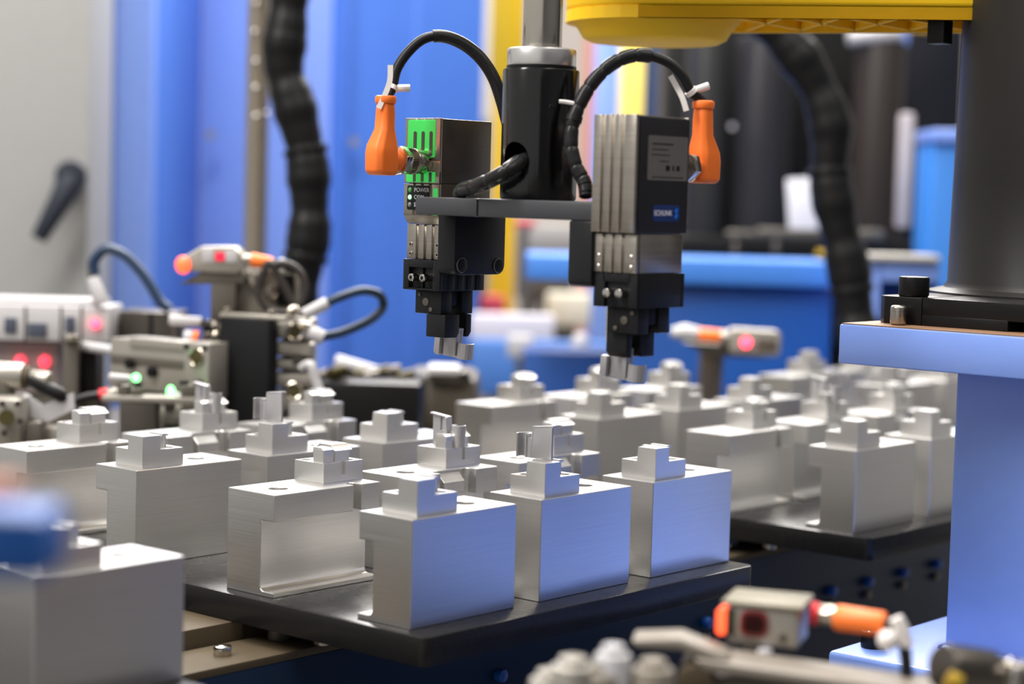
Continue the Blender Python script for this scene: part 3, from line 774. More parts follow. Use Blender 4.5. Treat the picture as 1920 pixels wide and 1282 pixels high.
t = thing('air_cylinder', 'aluminium pneumatic cylinder with bored end face, left', 'cylinder', tuple(at(320, 760, 27)))
y0c = 8.9
pa = at(425, 700, 26.6); 
Mc = Matrix.Translation(at(398, 690, 26.6)) @ Matrix.Rotation(math.radians(10), 4, 'Z')
def pc(name, m, mb, bevel=.02): return mb.xf(Mc).build(name, m, t, bevel=bevel, world=True)
# local frame: end face looks -x.. body runs to the left (+y)
pc('barrel', LGREY, MB().box(-.25, .35, .2, 1.62, -.36, .33))
pc('barrel_rail', LGREY, MB().box(-.28, .1, .15, 1.25, .22, .36))
pc('barrel_groove', MGREY, MB().box(-.265, -.24, .2, 1.6, -.02, .10), .005)
pc('end_cap', LGREY, MB().box(-.30, .4, -.18, .25, -.40, .36))
pc('bore', OLIVE, MB().cyl((-.29, .02, .16), (-.315, .02, .16), .10, 24), .005)
pc('bore_rim', NICKEL, MB().tube([(-.31, .02+.12*math.cos(q*PI/10), .16+.12*math.sin(q*PI/10)) for q in range(21)], .02, 6, cap=False), 0)
for (yy, zz) in ((1.22, .0), (.82, -.09), (.26, -.27), (-.12, .3), (.2, .3)): pc('port', BLACK, MB().cyl((-.25, yy, zz), (-.33, yy, zz), .075 if yy > .5 else .04, 18), .01)
pc('foot', MGREY, MB().box(-.2, .35, -.1, 1.4, -1.25, -.37))
pc('piston_rod', WHITE, MB().cyl((0, 1.6, .12), (0, 2.35, .15), .07, 18))

t = thing('sensor_plate', 'flat plate with fittings, red collar plug and green lamps', 'bracket', tuple(at(300, 760, 26)))
sl(t, 'plate', LGREY, 190, 744, 400, 756, 25.6, .38, .02)
foot(t, 'support', STEELD, 224, 292, 756, 25.6, .35, .02)
for (a, b, c, d) in ((222, 722, 240, 745), (244, 728, 264, 745), (338, 722, 366, 746)): sl(t, 'fitting', MGREY, a, b, c, d, 25.65, .25, .02)
for (a, b) in ((227, 722), (259, 720), (345, 717), (372, 716)): rod(t, 'fitting_screw', BLACK, (a, b+5), (a, b-4), 25.75, 25.75, .06)
rod(t, 'plug', LGREY, (203, 738), (222, 735), 25.9, 25.9, .075)
rod(t, 'plug_collar', REDC, (187, 741), (204, 738), 25.9, 25.9, .085, label='red collar')
MB().ball(tuple(at(255, 708, 25.9)), .055).build('lamp', GREENL, t, world=True, label='round green lamp')
MB().ball(tuple(at(320, 734, 25.9)), .055, sz=1.5).build('lamp', GREENL, t, world=True, label='round green lamp')
rod(t, 'lamp_stem', WHITE, (205, 706), (245, 710), 25.9, 25.9, .05)
MB().tube(spline([at(320, 732, 25.95), at(345, 744, 25.9), at(385, 744, 25.9)], 6), .03, 8).build('tube', WHITE, t, world=True)
cable('plug_cable', 'black cable curving from the red collar plug to the left fittings', [at(188, 741, 25.9), at(150, 748, 25.8), at(115, 765, 25.7), at(75, 780, 25.6), at(62, 803, 25.6), at(58, 830, 25.6)], .06, RUB)

# sensor with glowing lens on a folded bracket
t = thing('photo_sensor', 'grey sensor with glowing orange-red lens on a bracket, upper left', 'sensor', tuple(at(430, 590, 27)), 0, 'photo sensors with orange plugs')
Ms_ = Matrix.Translation(at(404, 492, 27)) @ Matrix.Rotation(YAW, 4, 'Z') @ Matrix.Rotation(math.radians(-2), 4, 'Y')
def ps(name, m, mb, bevel=.03, label=None): return mb.xf(Ms_).build(name, m, t, bevel=bevel, world=True, label=label)
ps('body', LGREY, MB().prism([(-.50, -.12), (.30, -.16), (.38, -.05), (.36, .12), (.26, .22), (-.20, .22), (-.44, .08)], 1, 0, .5))
ps('label_patch', WHITE, MB().box(-.18, -.02, -.012, 0, .0, .21), .004); ps('label_patch', WHITE, MB().box(.14, .30, -.012, 0, .0, .17), .004)
ps('red_patch', mat('red_patch', (230, 40, 70), .4, emit=.5), MB().box(.0, .13, -.02, 0, .02, .14), .004, 'red window')
ps('lens', ORL, MB().ball((-.45, .02, -.03), .105, sx=1.05, sz=1.2), 0, 'glowing orange-red lens')
ps('nut', LGREY, MB().cyl((.34, .1, .04), (.5, .1, .03), .09, 6)); ps('plug', ORANGE, MB().cyl((.48, .1, .03), (.78, .1, -.02), .10, 20, .085), .02, 'orange plug')
ps('cable_end', RUB, MB().tube([(.75, .1, -.02), (.95, .1, -.05), (1.1, .1, -.12)], .07, 10), 0)
ps('clamp', WHITE, MB().ball((.92, -.02, -.02), .075), 0)
ps('bracket_fold', MGREY, MB().prism([(-.52, -.30), (.40, -.30), (.40, -.13), (-.2, -.13)], 1, 0.05, .4))
sl(t, 'bracket_column', MGREY, 395, 515, 442, 606, 27.1, .4, .02)
sl(t, 'bracket_plate', mat('bracket_tan', (126, 120, 108), .5), 440, 505, 560, 600, 27.25, .12, .03)
for (a, b, r) in ((480, 525, .10), (508, 548, .11), (466, 515, .05)): MB().cyl(tuple(at(a, b, 27.22)), tuple(at(a, b, 27.12)), r, 18).build('screw', NICKEL, t, bevel=.01, world=True)
sl(t, 'bracket_notch', DARK, 520, 515, 552, 575, 27.2, .05, .03)
cable('looped_cable', 'grey black cable coiled in a ring below the orange plug', [at(505, 497, 26.9)] + [at(528+44*math.cos(q), 540+44*math.sin(q)*1.05, 26.85) for q in [x*.45-2.0 for x in range(15)]] + [at(560, 590, 26.9)], .055, mat('cable_grey', (52, 48, 46), .4))

t = thing('mounting_plate', 'tall black plate standing beside the bored aluminium profile', 'plate', tuple(at(465, 790, 26.5)))
Mp = Matrix.Translation(at(505, 600, 26.3)) @ Matrix.Rotation(math.radians(18), 4, 'Z')
MB().box(0, .25, 0, .78, -1.95, .0).xf(Mp).build('plate', mat('plate_black', (17, 17, 19), .45), t, bevel=.02, world=True)
MB().box(.02, .24, -.22, .80, .0, .06).xf(Mp).build('cover_strip', LGREY, t, bevel=.02, world=True)
for yy in (.02, .7): MB().cyl((.1, yy, .05), (.1, yy, .14), .06, 16).xf(Mp).build('screw', NICKEL, t, bevel=.01, world=True)

t = thing('bored_profile', 'upright silver actuator profile with dark bores and clamps', 'actuator', tuple(at(550, 790, 26.8)))
foot(t, 'spine', LGREY, 530, 590, 597, 26.9, .4, .03)
for (a, b, c, d) in ((508, 604, 584, 636), (506, 642, 588, 668), (510, 674, 584, 694), (506, 700, 588, 726), (508, 732, 584, 770)): sl(t, 'clamp_segment', LGREY, a, b, c, d, 26.6, .5, .05)
for (a, b) in ((553, 622), (551, 733)):
    MB().cyl(tuple(at(a, b, 26.6)), tuple(at(a, b, 26.55)), .085, 24).build('bore', OLIVE, t, world=True)
    MB().tube([at(a+15*math.cos(q*PI/10), b+15*math.sin(q*PI/10), 26.55) for q in range(21)], .022, 6, cap=False).build('bore_rim', NICKEL, t, world=True)
MB().cyl(tuple(at(556, 675, 26.6)), tuple(at(556, 675, 26.54)), .07, 20).build('clamp_screw', STEELD, t, world=True)
MB().ball(tuple(at(550, 583, 26.5)), .08, sx=1.5).build('elbow', NICKEL, t, world=True)
rod(t, 'hose_plug', WHITE, (570, 590), (615, 567), 26.6, 26.6, .085)
rod(t, 'hose_plug', WHITE, (580, 622), (607, 634), 26.6, 26.6, .10)
cable('air_hose', 'dark teal hose bulging out in a loop right of the silver profile', [at(612, 568, 26.6), at(640, 556, 26.6), at(680, 545, 26.7), (at(712, 553, 26.9)), at(718, 575, 27), at(700, 596, 26.9), at(670, 612, 26.8), at(635, 625, 26.7), at(604, 631, 26.6)], .062, mat('hose_teal', (20, 44, 66), .35))
cable('tie_strands', 'white plastic strands hanging from the silver profile', [at(566, 690, 26.4), at(582, 684, 26.3), at(592, 712, 26.3), at(602, 738, 26.3), at(618, 752, 26.3)], .065, WHITE, 'strap')
cable('sensor_lead', 'dark blue lead arching over from white plug to bronze block', [at(178, 515, 29), at(176, 490, 29), at(198, 467, 29), at(232, 478, 29), at(262, 507, 29), at(282, 535, 29), at(300, 565, 29), at(318, 580, 29)], .078, TEAL)
t = thing('cable_plug', 'white plug standing on the pale grey module row', 'plug', tuple(at(180, 565, 29)))
rod(t, 'plug_body', WHITE, (190, 566), (173, 520), 29, 29, .12, r1=.09); rod(t, 'plug_neck', MGREY, (173, 520), (171, 498), 29, 29, .06)
t = thing('white_spacer', 'white rod end over an orange ringed fitting by the black joints', 'fitting', tuple(at(350, 640, 26.8)))
rod(t, 'white_rod', WHITE, (318, 599), (378, 604), 27.2, 27.2, .075); rod(t, 'fitting_ball', WHITE, (346, 632), (362, 632), 27, 27, .10); rod(t, 'orange_ring', ORANGE, (362, 632), (372, 634), 27, 27, .10)
rod(t, 'stem', STEELD, (330, 604), (330, 650), 27.4, 27.4, .05)
t = thing('joint_cluster', 'cluster of small dark joints and brass screws under the sensor bracket', 'fitting', tuple(at(405, 650, 27)))
for i in range(5):
    for j in range(3):
        rod(t, 'joint', (BLACK, STEELD, NICKEL)[(i+j) % 3], (384+j*15+(i % 2)*5, 606+i*16), (390+j*15, 616+i*16), 27-.05*j, 26.9, .07)
sl(t, 'backing', STEELD, 384, 600, 425, 690, 27.2, .3, .02)

# lower-left connectors
t = thing('bored_end_block', 'grey clamp block with dark round bore at the left edge', 'clamp', tuple(at(20, 830, 25)))
sl(t, 'block', LGREY, -60, 745, 40, 860, 25, .8, .12)
MB().cyl(tuple(at(12, 783, 24.95)), tuple(at(12, 783, 24.85)), .10, 24).build('bore', OLIVE, t, world=True)
for (a, b) in ((33, 757), (38, 790), (8, 812), (4, 757)): MB().cyl(tuple(at(a, b, 24.95)), tuple(at(a, b, 24.88)), .04, 14).build('screw', STEELD, t, world=True)
sl(t, 'rib', MGREY, 50, 790, 78, 860, 25.1, .3, .05); sl(t, 'rib', LGREY, 74, 800, 118, 860, 25.4, .3, .05)
t = thing('hose_fitting', 'silver round hose fitting with brass ring at left edge', 'fitting', tuple(at(20, 720, 25.5)))
rod(t, 'fitting_body', LGREY, (-30, 700), (45, 706), 25.5, 25.5, .18); rod(t, 'fitting_ring', BRASS, (45, 706), (55, 708), 25.5, 25.5, .15); rod(t, 'fitting_nose', LGREY, (55, 706), (94, 712), 25.5, 25.4, .10)
rod(t, 'fitting_base', MGREY, (0, 720), (0, 760), 25.5, 25.5, .2)
cable('thick_hose', 'dark hose running behind the white tag at lower left', [at(55, 712, 25.4), at(85, 725, 25.4), at(110, 738, 25.4), at(122, 748, 25.5)], .09, RUB)
t = thing('cable_tag', 'folded white paper tag wrapped around the black cable', 'tag', tuple(at(95, 770, 25.4)))
MB().prism([(-.32, .10), (-.12, -.02), (.28, .16), (.30, -.06), (-.12, -.28), (-.26, -.18)], 1, 0, .03).xf(Matrix.Translation(at(97, 757, 25.4)) @ Matrix.Rotation(YAW, 4, 'Z')).build('sheet', WHITE, t, world=True)
for i, (a, b, c, d) in enumerate(((296, 760, 340, 800), (380, 756, 420, 800), (330, 775, 372, 812))):
    t = thing('pipe_clamp', ('pale clamp foot below the flat sensor plate, leftmost', 'pale clamp foot beside the tall black plate', 'tan rounded clamp behind the left file of blocks')[i], 'clamp', tuple(at((a+c)/2, d, 26.4)), 0, 'pale clamp feet behind the blocks')
    sl(t, 'foot', LGREY, a, b, c, d, 26.3+i*.1, .4, .1); rod(t, 'bolt', STEELD, ((a+c)/2, b+6), ((a+c)/2, b-6), 26.3+i*.1, 26.3+i*.1, .08); sl(t, 'base', MGREY, a, d, c, d+50, 26.4+i*.1, .3, .02)

# ================================================================== FAR BACKGROUND
t = thing('grey_cabinet', 'pale grey machine cabinet with black latch at the left edge', 'cabinet', tuple(at(0, 600, 40)))
t.location.z = FZ*S; t.matrix_basis = Matrix.Translation(Vector((t.location.x, t.location.y, FZ*S)))
colmb(-420, 166, 360, 40, 2.5, FZ, 14).build('body', GREYC, t, bevel=.05, world=True)
colmb(-420, 60, 360, 39.95, .05, -3, 9).build('door_panel', mat('door_grey', (178, 176, 174), .5), t, bevel=.02, world=True) if False else None
lt = MB().tube([at(133, 330, 39.9), at(133, 330, 39.4)], .34, 28); lt.build('latch_knob', mat('latch_black', (44, 48, 58), .5), t, bevel=.08, world=True)
MB().tube([at(135, 335, 39.5), at(112, 378, 39.4), at(72, 448, 39.4)], [.30, .24, .17], 14).build('latch_lever', mat('latch_black', (44, 48, 58), .5), t, bevel=.03, world=True)

t = thing('blue_enclosure', 'tall blue sheet metal machine enclosure filling the left background', 'enclosure', tuple(at(500, 650, 46)))
t.matrix_basis = Matrix.Translation(Vector((t.location.x, t.location.y, FZ*S)))
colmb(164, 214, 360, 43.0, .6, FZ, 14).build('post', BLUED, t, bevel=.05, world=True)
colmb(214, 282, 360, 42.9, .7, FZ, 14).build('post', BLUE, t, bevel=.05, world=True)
c0 = at(282, 360, 43.2); c1 = at(375, 360, 46.5); c2 = at(455, 360, 46.2); c3 = at(625, 360, 46.2); c4 = at(900, 360, 47.8)
def wallseg(a, b, name, m, z0=FZ, z1=14, th=.15):
    d = Vector((b.x-a.x, b.y-a.y, 0)).normalized(); n = Vector((-d.y, d.x, 0))*th
    return MB().prism([(a.x, a.y), (b.x, b.y), (b.x+n.x, b.y+n.y), (a.x+n.x, a.y+n.y)], 2, z0, z1).build(name, m, t, bevel=.02, world=True)
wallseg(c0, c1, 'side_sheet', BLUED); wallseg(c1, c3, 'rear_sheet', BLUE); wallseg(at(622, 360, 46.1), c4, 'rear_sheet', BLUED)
for (a, b) in ((395, 253), (664, 266)): MB().cyl(tuple(at(a, b, 46.0)), tuple(at(a, b, 45.8)), .12, 16).build('rivet', LGREY, t, world=True)
for px in (640, 770): colmb(px, px+8, 360, 46.0, .15, -3, 14).build('sheet_fold', BLUED, t, bevel=.02, world=True)

t = thing('steel_column', 'round grey steel column in front of the blue enclosure', 'column post', tuple(at(480, 480, 38)))
t.matrix_basis = Matrix.Translation(Vector((t.location.x, t.location.y, FZ*S)))
c = at(481, 300, 38)
MB().cyl((c.x, c.y, FZ), (c.x, c.y, 14), .23, 28).build('shaft', mat('column_steel', (160, 150, 136), .3, .8), t, world=True)
for py in (8, 60, 115, 165, 218): MB().ball(tuple(at(478+(py % 3), py, 37.7)), .06).build('screw_head', CHROME, t, world=True)
for py in (50, 105, 160, 213): MB().ball(tuple(at(500, py, 37.9)), .05).build('screw_head', CHROME, t, world=True)
def hose(label, pix, D, r, name='corrugated_hose'):
    P = spline([at(a, b, D) for a, b in pix], 14); t = thing(name, label, 'hose', tuple(P[-1]), 0, 'black corrugated hoses')
    rr = [r*(1.0 + .02*math.sin(i*.9) + .09*math.sin(i*.31+1)) for i in range(len(P))]
    MB().tube(P, rr, 20).build('jacket', mat('hose_black', (15, 15, 16), .4), t, world=True)
    for i in range(20, len(P)-4, 34): MB().tube([P[i], P[i+1], P[i+2]], r*1.1, 18).build('band', BLACK, t, bevel=.02, world=True)
hose('black corrugated hose hanging in front of the blue enclosure', [(548, -60), (540, 30), (532, 120), (552, 200), (574, 290), (580, 370), (578, 450), (560, 540), (540, 600)], 34, .36)
hose('black corrugated hose sweeping down across the dark machine at right', [(1420, 20), (1470, 75), (1520, 140), (1556, 230), (1556, 330), (1572, 420), (1592, 510), (1604, 600), (1610, 650)], 36, .38)

t = thing('yellow_post', 'slim yellow painted guard post behind the left gripper', 'post', tuple(at(930, 700, 50)))
t.matrix_basis = Matrix.Translation(Vector((t.location.x, t.location.y, FZ*S)))
colmb(920, 968, 360, 50, .7, FZ, 14).build('shaft', YELP, t, bevel=.04, world=True)
colmb(912, 975, 360, 49.9, .9, 7.3, 14).build('upper_sleeve', YELP, t, bevel=.05, world=True)
t = thing('beige_column', 'beige column just left of the yellow post', 'column post', tuple(at(892, 300, 56)))
t.matrix_basis = Matrix.Translation(Vector((t.location.x, t.location.y, FZ*S)))
colmb(868, 918, 360, 56, .8, FZ, 16).build('shaft', BEIGE, t, bevel=.04, world=True)
colmb(880, 912, 360, 55.9, .5, -2, 6.5).build('cable_tray', mat('slate', (76, 84, 104), .5), t, bevel=.03, world=True)
for (nm, lab, a, b, m, D) in (('pale_post', 'thin blue upright between beige wall and yellow upright', 1108, 1156, BLUE, 60), ('yellow_upright', 'pale yellow upright behind the right cable arch', 1156, 1203, mat('pale_yellow', (238, 214, 100), .5), 58), ('navy_upright', 'dark navy upright bordering the black machine', 1202, 1250, mat('navy', (14, 50, 96), .5), 52), ('orange_upright', 'faint orange upright behind the black tube', 1090, 1108, mat('dull_orange', (206, 132, 112), .5), 62)):
    t = thing(nm, lab, 'post', tuple(at((a+b)/2, 650, D)))
    t.matrix_basis = Matrix.Translation(Vector((t.location.x, t.location.y, FZ*S)))
    colmb(a, b, 360, D, .6, FZ, 15).build('shaft', m, t, bevel=.03, world=True)

# black machine at the right
t = thing('black_machine', 'large black machine with rounded housings behind the right gripper', 'machine', tuple(at(1480, 650, 46)))
t.matrix_basis = Matrix.Translation(Vector((t.location.x, t.location.y, FZ*S)))
colmb(1240, 1640, 360, 47, 3, FZ, 14).build('rear_housing', BLACK, t, bevel=.2, world=True)
colmb(1630, 1800, 360, 48, 3, FZ, 14).build('rear_housing', mat('machine_navy', (24, 26, 36), .4), t, bevel=.2, world=True)
for (px, r, z0, m) in ((1320, .55, .6, mat('mach_grey', (46, 46, 46), .35)), (1425, .75, .6, mat('mach_grey2', (42, 41, 44), .35)), (1640, .65, .8, mat('mach_grey3', (50, 44, 42), .4))):
    c = at(px, 360, 45.5); MB().cyl((c.x, c.y, z0), (c.x, c.y, 8.2), r, 40).build('round_housing', m, t, bevel=.1, world=True)
MB().cyl(tuple(at(1373, 237, 44.6)), tuple(at(1373, 237, 44.2)), .07, 20).build('round_button', mat('button_grey', (190, 186, 190), .5), t, world=True, label='small pale round button')
sl(t, 'label_sheet', mat('label_white', (236, 234, 236), .5), 1477, 334, 1532, 436, 43.5, .05, .01, tilt=math.radians(-5), label='white paper label')
sl(t, 'strip_cover', mat('strip_grey', (178, 170, 172), .5), 1683, 212, 1712, 428, 44, .2, .08, tilt=math.radians(0))
rod(t, 'lamp_tube', WHITE, (1590, 72), (1690, 62), 45, 45, .2)
sl(t, 'blue_patch', BLUE, 1640, 40, 1705, 84, 46.5, .2, .03)
sl(t, 'yellow_cover', YELP, 1702, 34, 1748, 58, 45, .3, .03)
for (a, b, c, d) in ((1362, 432, 1420, 446), (1420, 428, 1540, 448), (1605, 430, 1660, 452), (1375, 452, 1385, 482), (1450, 450, 1462, 482)):
    sl(t, 'link_bar', MGREY, a, b, c, d, 43.5, .3, .08)
sl(t, 'machine_foot', BLACK, 1270, 446, 1740, 500, 45, 1.5, .1)
MB().cyl(tuple(at(1530, 478, 43.4)), tuple(at(1550, 480, 43.4)), .14, 14).build('brass_cap', mat('brass', (170, 140, 40), .4, .5), t, world=True)

t = thing('blue_bench', 'long blue machine bench in front of the black machine', 'bench', tuple(at(1300, 700, 40)))
t.matrix_basis = Matrix.Translation(Vector((t.location.x, t.location.y, FZ*S)))
zt_ = at(1300, 484, 40).z; 
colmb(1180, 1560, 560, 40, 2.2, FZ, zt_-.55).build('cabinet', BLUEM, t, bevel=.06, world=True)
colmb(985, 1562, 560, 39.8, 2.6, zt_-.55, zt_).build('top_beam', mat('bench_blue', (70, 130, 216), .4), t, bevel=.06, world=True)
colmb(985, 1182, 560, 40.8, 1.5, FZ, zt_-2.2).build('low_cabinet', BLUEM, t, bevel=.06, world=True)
t = thing('blue_box_frame', 'paler blue box frame right of the sweeping black hose', 'frame', tuple(at(1680, 620, 39)))
t.matrix_basis = Matrix.Translation(Vector((t.location.x, t.location.y, FZ*S)))
zq = at(1680, 488, 39).z
colmb(1604, 1650, 560, 39, 1, FZ, zq).build('upright', BLUE, t, bevel=.05, world=True)
colmb(1650, 1760, 560, 39, 1, zq-.45, zq).build('top_rail', BLUE, t, bevel=.05, world=True)
colmb(1650, 1760, 560, 39.6, .3, FZ, zq-.4).build('back_sheet', BLUEM, t, bevel=.02, world=True)
colmb(1600, 1760, 560, 38.9, 1.2, zq, zq+.12).build('grey_cap', BEIGE, t, bevel=.02, world=True)
t = thing('blue_locker', 'narrow blue cabinet with pale top beside the black column', 'cabinet', tuple(at(1775, 620, 42)))
t.matrix_basis = Matrix.Translation(Vector((t.location.x, t.location.y, FZ*S)))
zl = at(1775, 243, 42).z
colmb(1746, 1860, 400, 42, 2, FZ, zl-.3).build('body', mat('locker_blue', (50, 120, 200), .4), t, bevel=.05, world=True); colmb(1744, 1862, 400, 41.9, 2.1, zl-.3, zl).build('top', BLUE, t, bevel=.05, world=True)

# second, distant sensor on its post
t = thing('photo_sensor', 'blurred sensor with red lamp and orange plug on a grey post, centre right', 'sensor', tuple(at(1345, 760, 35.3)), 0, 'photo sensors with orange plugs')
Ms_ = Matrix.Translation(at(1412, 643, 35)) @ Matrix.Scale(1.25, 4) @ Matrix.Rotation(YAW, 4, 'Z') @ Matrix.Rotation(math.radians(2), 4, 'Y')
ps('body', LGREY, MB().prism(rrect(-.34, .40, -.18, .19, .08), 1, 0, .4)); ps('window', mat('win_grey', (84, 74, 66), .4), MB().box(.06, .34, -.02, 0, -.10, .07), .01)
ps('led', REDL, MB().ball((-.10, .0, .0), .075), 0, 'red lamp'); ps('plug', ORANGE, MB().cyl((-.80, .1, .06), (-.46, .1, .05), .105, 20), .02, 'orange plug')
ps('nut', LGREY, MB().cyl((-.47, .1, .05), (-.33, .1, .04), .12, 6)); ps('cable_boot', WHITE, MB().tube([(-1.18, .1, .07), (-1.0, .1, .09), (-.79, .1, .06)], [.07, .12, .12], 16), .02)
ps('bracket', MGREY, MB().prism([(-1.0, -.06), (.3, -.06), (.2, -.22), (-.6, -.24)], 1, .15, .3))
ps('post', STEELD, MB().box(-.72, -.38, .2, .5, -12, -.06))

# clutter trays behind centre
t = thing('parts_tray', 'dark tray of oily parts in the centre background', 'tray', tuple(at(690, 790, 31)))
foot(t, 'tray', BLACK, 590, 790, 716, 31, 2.0, .1)
t = thing('machine_casting', 'brownish grey metal casting between tray and yellow post', 'casting', tuple(at(850, 790, 33)))
foot(t, 'block', mat('casting_brown', (88, 82, 72), .5), 755, 898, 704, 33.5, 2.0, .2); sl(t, 'upper_block', MGREY, 800, 696, 884, 720, 33.3, 1, .1); sl(t, 'cap', WHITE, 800, 688, 862, 704, 33.2, .8, .05); sl(t, 'bore', DARK, 862, 698, 880, 712, 33.2, .2, .04)
random.seed(3)
ORD = ['leftmost', 'second from left', 'third from left', 'rightmost']
for i in range(8):
    px = 606+i*21+random.random()*8; py = 698+random.random()*12
    nm, lb = [('turned_part', 'grey turned metal part in the dark tray, %s of four' % ORD[i//2]), ('brass_nut', 'brass coloured nut in the dark tray, %s of four' % ORD[i//2])][i % 2]
    D = 31.2+random.random()*.8
    tt = thing(nm, lb, 'part', tuple(at(px, py, D)), 0, ('turned parts in the tray', 'brass nuts in the tray')[i % 2])
    MB().cyl(tuple(at(px-14, py+3, D)), tuple(at(px+14, py-5, D+.2)), .09+.03*random.random(), 10).build('body', [STEELD, mat('oily_brass', (60, 52, 22), .4, .5)][i % 2], tt, bevel=.02, world=True)
    MB().cyl(tuple(at(px, py, D+.1)), tuple(at(px, 718, D+.1)), .06, 8).build('shank', STEELD, tt, world=True)
t = thing('white_bar', 'pale metal bar lying across the back of the dark tray', 'bar', tuple(at(670, 690, 31.5)))
MB().cyl(tuple(at(628, 676, 32)), tuple(at(712, 700, 32)), .11, 14).build('bar', WHITE, t, bevel=.03, world=True)
MB().cyl(tuple(at(670, 690, 32.1)), tuple(at(670, 760, 32.1)), .1, 10).build('support', STEELD, t, world=True)

# distant goods seen between the grippers
for (nm, lab, cat, bx, m, D) in (
    ('red_box', 'red box left of the yellow post', 'box', (900, 555, 945, 690), mat('red_pink', (196, 60, 76), .5), 49),
    ('pink_carton', 'rosy carton under the cross bar near the yellow post', 'box', (965, 412, 1005, 426), mat('red_pink', (196, 60, 76), .5), 48),
    ('grey_unit', 'dark grey unit between yellow post and right leg', 'unit', (968, 425, 1030, 560), mat('slate', (76, 84, 104), .5), 58),
    ('white_unit', 'pale unit with dark top between the grippers', 'unit', (990, 418, 1080, 478), BEIGE, 56),
    ('blue_unit', 'bright blue unit between the grippers', 'unit', (992, 478, 1110, 518), BLUEM, 54.8),
    ('grey_carton', 'grey carton below the bright blue unit', 'box', (985, 518, 1075, 570), MGREY, 53.2),
    ('cream_carton', 'cream carton behind the right gripper leg', 'box', (1025, 550, 1108, 612), mat('cream', (232, 226, 208), .5), 51.4),
    ('pale_sheet', 'pale sheet metal cover left of the cream carton', 'cover', (880, 590, 1040, 650), mat('pale_lilac', (206, 202, 210), .5), 46.8),
    ('blue_chest', 'wide blue chest under the pale cover', 'chest', (880, 640, 1180, 745), mat('drawer_blue', (70, 118, 190), .5), 45.6),
    ('white_disc', 'white oval lid in front of the blue chest', 'lid', (1068, 622, 1108, 678), WHITE, 43.2),
    ('white_bin', 'white bin in front of the blue chest', 'bin', (950, 630, 1000, 672), WHITE, 44.2),
    ('dark_bin', 'dark bin below the white oval lid', 'bin', (1012, 684, 1082, 735), mat('dark_bin', (70, 66, 68), .5), 42.2)):
    t = thing(nm, lab, cat, tuple(at((bx[0]+bx[2])/2, bx[3], D)))
    if nm == 'white_disc':
        c = at((bx[0]+bx[2])/2, (bx[1]+bx[3])/2, D); MB().ball(c, .36, sy=.6, sx=.75).build('body', m, t, world=True)
    else: sl(t, 'body', m, *bx, D, .7, .1)
    # short stands reach down behind so nothing hovers
    colmb((bx[0]*2+bx[2])/3, (bx[0]+bx[2]*2)/3, bx[3], D, .3, FZ, at((bx[0]+bx[2])/2, bx[3], D).z+.05).build('stand', MGREY, t, world=True)

# ================================================================== NEAR BLURRED THINGS
t = thing('photo_sensor', 'grey sensor with dark red window and orange plug, lower right', 'sensor', tuple(at(1440, 1230, 13.6)), 0, 'photo sensors with orange plugs')
y1_ = at(1425, 1160, 14.2)
Ms_ = Matrix.Translation(at(1362, 1166, 14.3)) @ Matrix.Rotation(math.radians(-67), 4, 'Z')
# local: x toward picture right, y away from viewer
Wd = .53
ps('body', LGREY, MB().box(0, Wd, 0, .45, -.16, .13), .03); ps('top_cover', BRASS if False else mat('sensor_top', (122, 115, 96), .45), MB().box(-.04, Wd+.03, -.03, .50, .13, .165), .03)
ps('bezel', REDW, MB().prism(rrect(.10, .31, -.09, .105, .06), 1, -.02, .01), .004, 'dark red window'); ps('window', mat('window_dark_red', (40, 4, 4), .12), MB().prism(rrect(.125, .285, -.06, .085, .05), 1, -.028, -.015), .002)
ps('end_lens', ORL, MB().prism(rrect(-.075, .0, -.10, .10, .035), 1, -.02, .25), .015, 'glowing orange-red end lens')
ps('inset', mat('olive_dark', (56, 58, 44), .5), MB().box(.0, .06, -.012, 0, -.09, .10), .003)
ps('set_screw', STEELD, MB().cyl((.42, -.01, -.08), (.42, .02, -.08), .03, 14), .003)
ps('foot_screw', WHITE, MB().cyl((.30, -.05, -.16), (.30, -.05, -.27), .055, 16), .01); ps('foot', STEELD, MB().box(.14, .27, -.04, .3, -.26, -.16), .01)
p0 = at(1522, 1150, 13.9)
rod(t, 'collar', REDC, (1520, 1149), (1534, 1151), 14.3, 14.3, .085, label='red collar'); rod(t, 'nut', NICKEL, (1532, 1151), (1572, 1156), 14.3, 14.2, .075); 
o = rod(t, 'plug', ORANGE, (1566, 1157), (1662, 1170), 14.2, 14.0, .095, 24, .03, .085, label='orange plug')
t = thing('sensor_bracket', 'long pale metal arm under the lower right sensor', 'bracket', tuple(at(1400, 1282, 13.5)))
Mk = Matrix.Translation(at(1300, 1246, 13.7)) @ Matrix.Rotation(math.radians(-57), 4, 'Z')
def pk(name, m, mb, bevel=.03): return mb.xf(Mk).build(name, m, t, bevel=bevel, world=True)
pk('arm_end', mat('arm_pale', (132, 124, 114), .45), MB().prism([(-.45, .14), (-.10, .17), (.25, .05), (.25, -.04), (-.1, .08), (-.42, .08)], 1, .05, .4), .03)
pk('arm', mat('arm_pale', (132, 124, 114), .45), MB().prism([(.0, .04), (.45, .0), (1.55, -.09), (2.1, -.09), (2.1, -.13), (1.5, -.15), (.5, -.08), (.1, -.05)], 1, .0, .5), .02)
pk('lower_bar', mat('arm_tan', (130, 122, 110), .45), MB().prism([(.1, -.14), (.7, -.16), (1.7, -.22), (1.9, -.6), (.1, -.6)], 1, .2, .6), .03)
pk('knuckle', BRASS, MB().cyl((.02, .0, -.13), (.02, .5, -.13), .13, 20), .02)
pk('stem', MGREY, MB().box(.3, .9, .25, .55, -6, -.5), .02)
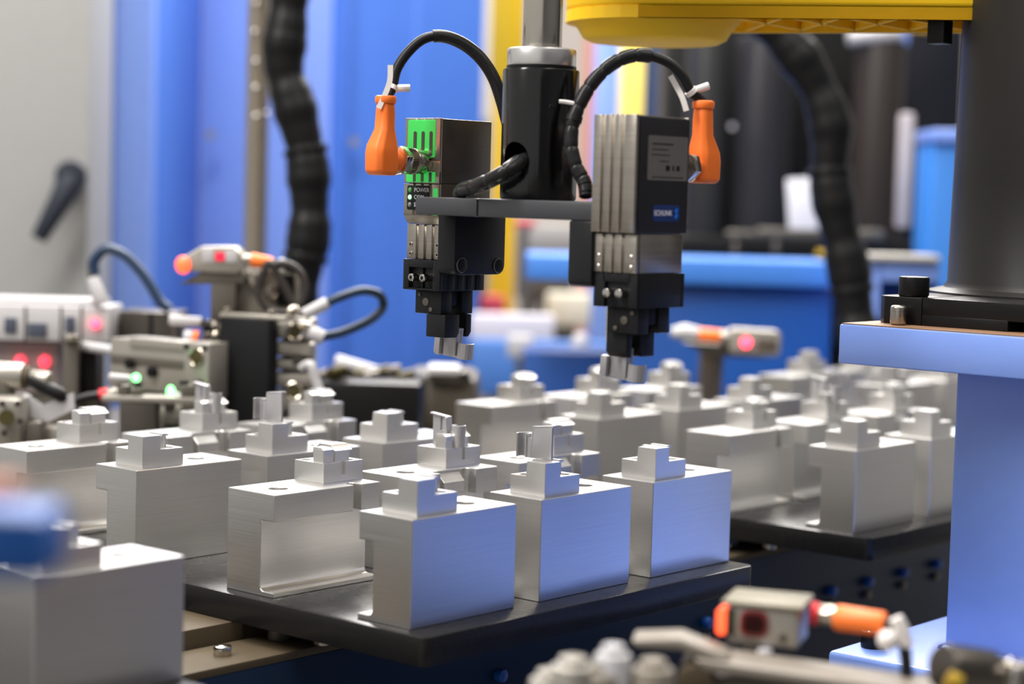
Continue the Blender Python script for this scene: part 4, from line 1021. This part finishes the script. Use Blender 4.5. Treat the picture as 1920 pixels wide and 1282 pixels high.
for i, (px, py, r, m, lb) in enumerate(((1030, 1275, .13, LGREY, 'blurred pale round fitting low in the centre, leftmost'), (1075, 1250, .15, LGREY, 'blurred pale round fitting low in the centre, second'), (1130, 1262, .14, mat('arm_tan', (130, 122, 110), .45), 'blurred tan fitting low in the centre, third'), (1150, 1228, .12, WHITE, 'blurred white elbow fitting low in the centre'), (1225, 1255, .14, mat('arm_tan', (130, 122, 110), .45), 'blurred tan fitting under the pale metal arm'))):
    t = thing('hose_fitting', lb, 'fitting', tuple(at(px, py+40, 12.6)), 0, 'blurred fittings at the lower edge')
    c = at(px, py, 12.6)
    MB().cyl((c.x, c.y, c.z-1.5), (c.x, c.y, c.z+.02), r, 22).build('body', m, t, bevel=.04, world=True)
    MB().cyl((c.x, c.y, c.z), (c.x, c.y, c.z+.07), r*.7, 6).build('cap', m, t, bevel=.02, world=True)
t = thing('round_motor', 'dark round connector with shiny nuts at the lower right corner', 'connector', tuple(at(1830, 1290, 13)))
rod(t, 'body', STEELD, (1765, 1250), (1860, 1262), 13, 13.2, .16, 30, .03); rod(t, 'nut', NICKEL, (1858, 1262), (1885, 1266), 13.2, 13.2, .13, 8); rod(t, 'nut', CHROME, (1888, 1266), (1905, 1268), 13.1, 13.1, .12, 8); rod(t, 'tail', STEELD, (1905, 1268), (1990, 1275), 13.1, 13.1, .11)
rod(t, 'brass_ring', mat('brass', (200, 150, 60), .35, .6), (1775, 1275), (1800, 1285), 12.7, 12.7, .07)
c = at(1815, 1275, 13.2); MB().box(c.x-.1, c.x+.1, c.y-.1, c.y+.1, -6, c.z).build('stem', STEELD, t, world=True)
t = thing('cable_tie', 'white cable tie on the black lead behind the orange plug, lower right', 'cable tie', tuple(at(1690, 1200, 13.9)))
MB().tube([at(1680, 1158, 13.9), at(1690, 1180, 13.9), at(1700, 1212, 13.9)], [.05, .06, .05], 8).build('strap', NYLON, t, world=True)
MB().ball(at(1664, 1200, 13.9), .075).build('tie_head', NYLON, t, world=True)
cable('sensor_cable', 'black lead dropping from the orange plug at lower right', [at(1658, 1170, 14.0), at(1685, 1180, 13.95), at(1696, 1215, 13.9), at(1700, 1260, 13.9), at(1700, 1320, 13.9), at(1700, 1500, 13.9)], .045, RUB)

t = thing('blurred_blue_unit', 'strongly blurred blue box with orange brown plug at the left edge', 'unit', tuple(at(0, 1090, 7.5)))
sl(t, 'housing', mat('near_blue', (10, 84, 166), .5), -210, 962, 84, 1088, 7.5, .4, .04)
rod(t, 'plug', mat('near_orange', (196, 132, 108), .5), (-120, 912), (38, 918), 7.5, 7.5, .045, 18)
MB().ball(at(118, 915, 8.2), .018).build('indicator', CHROME, t, world=True)
rod(t, 'indicator_wire', STEELD, (118, 915), (60, 960), 7.5, 7.5, .004)
c = at(-120, 1080, 7.6); MB().box(c.x-.08, c.x+.08, c.y-.08, c.y+.08, FZ, c.z).build('stand', STEELD, t, world=True)
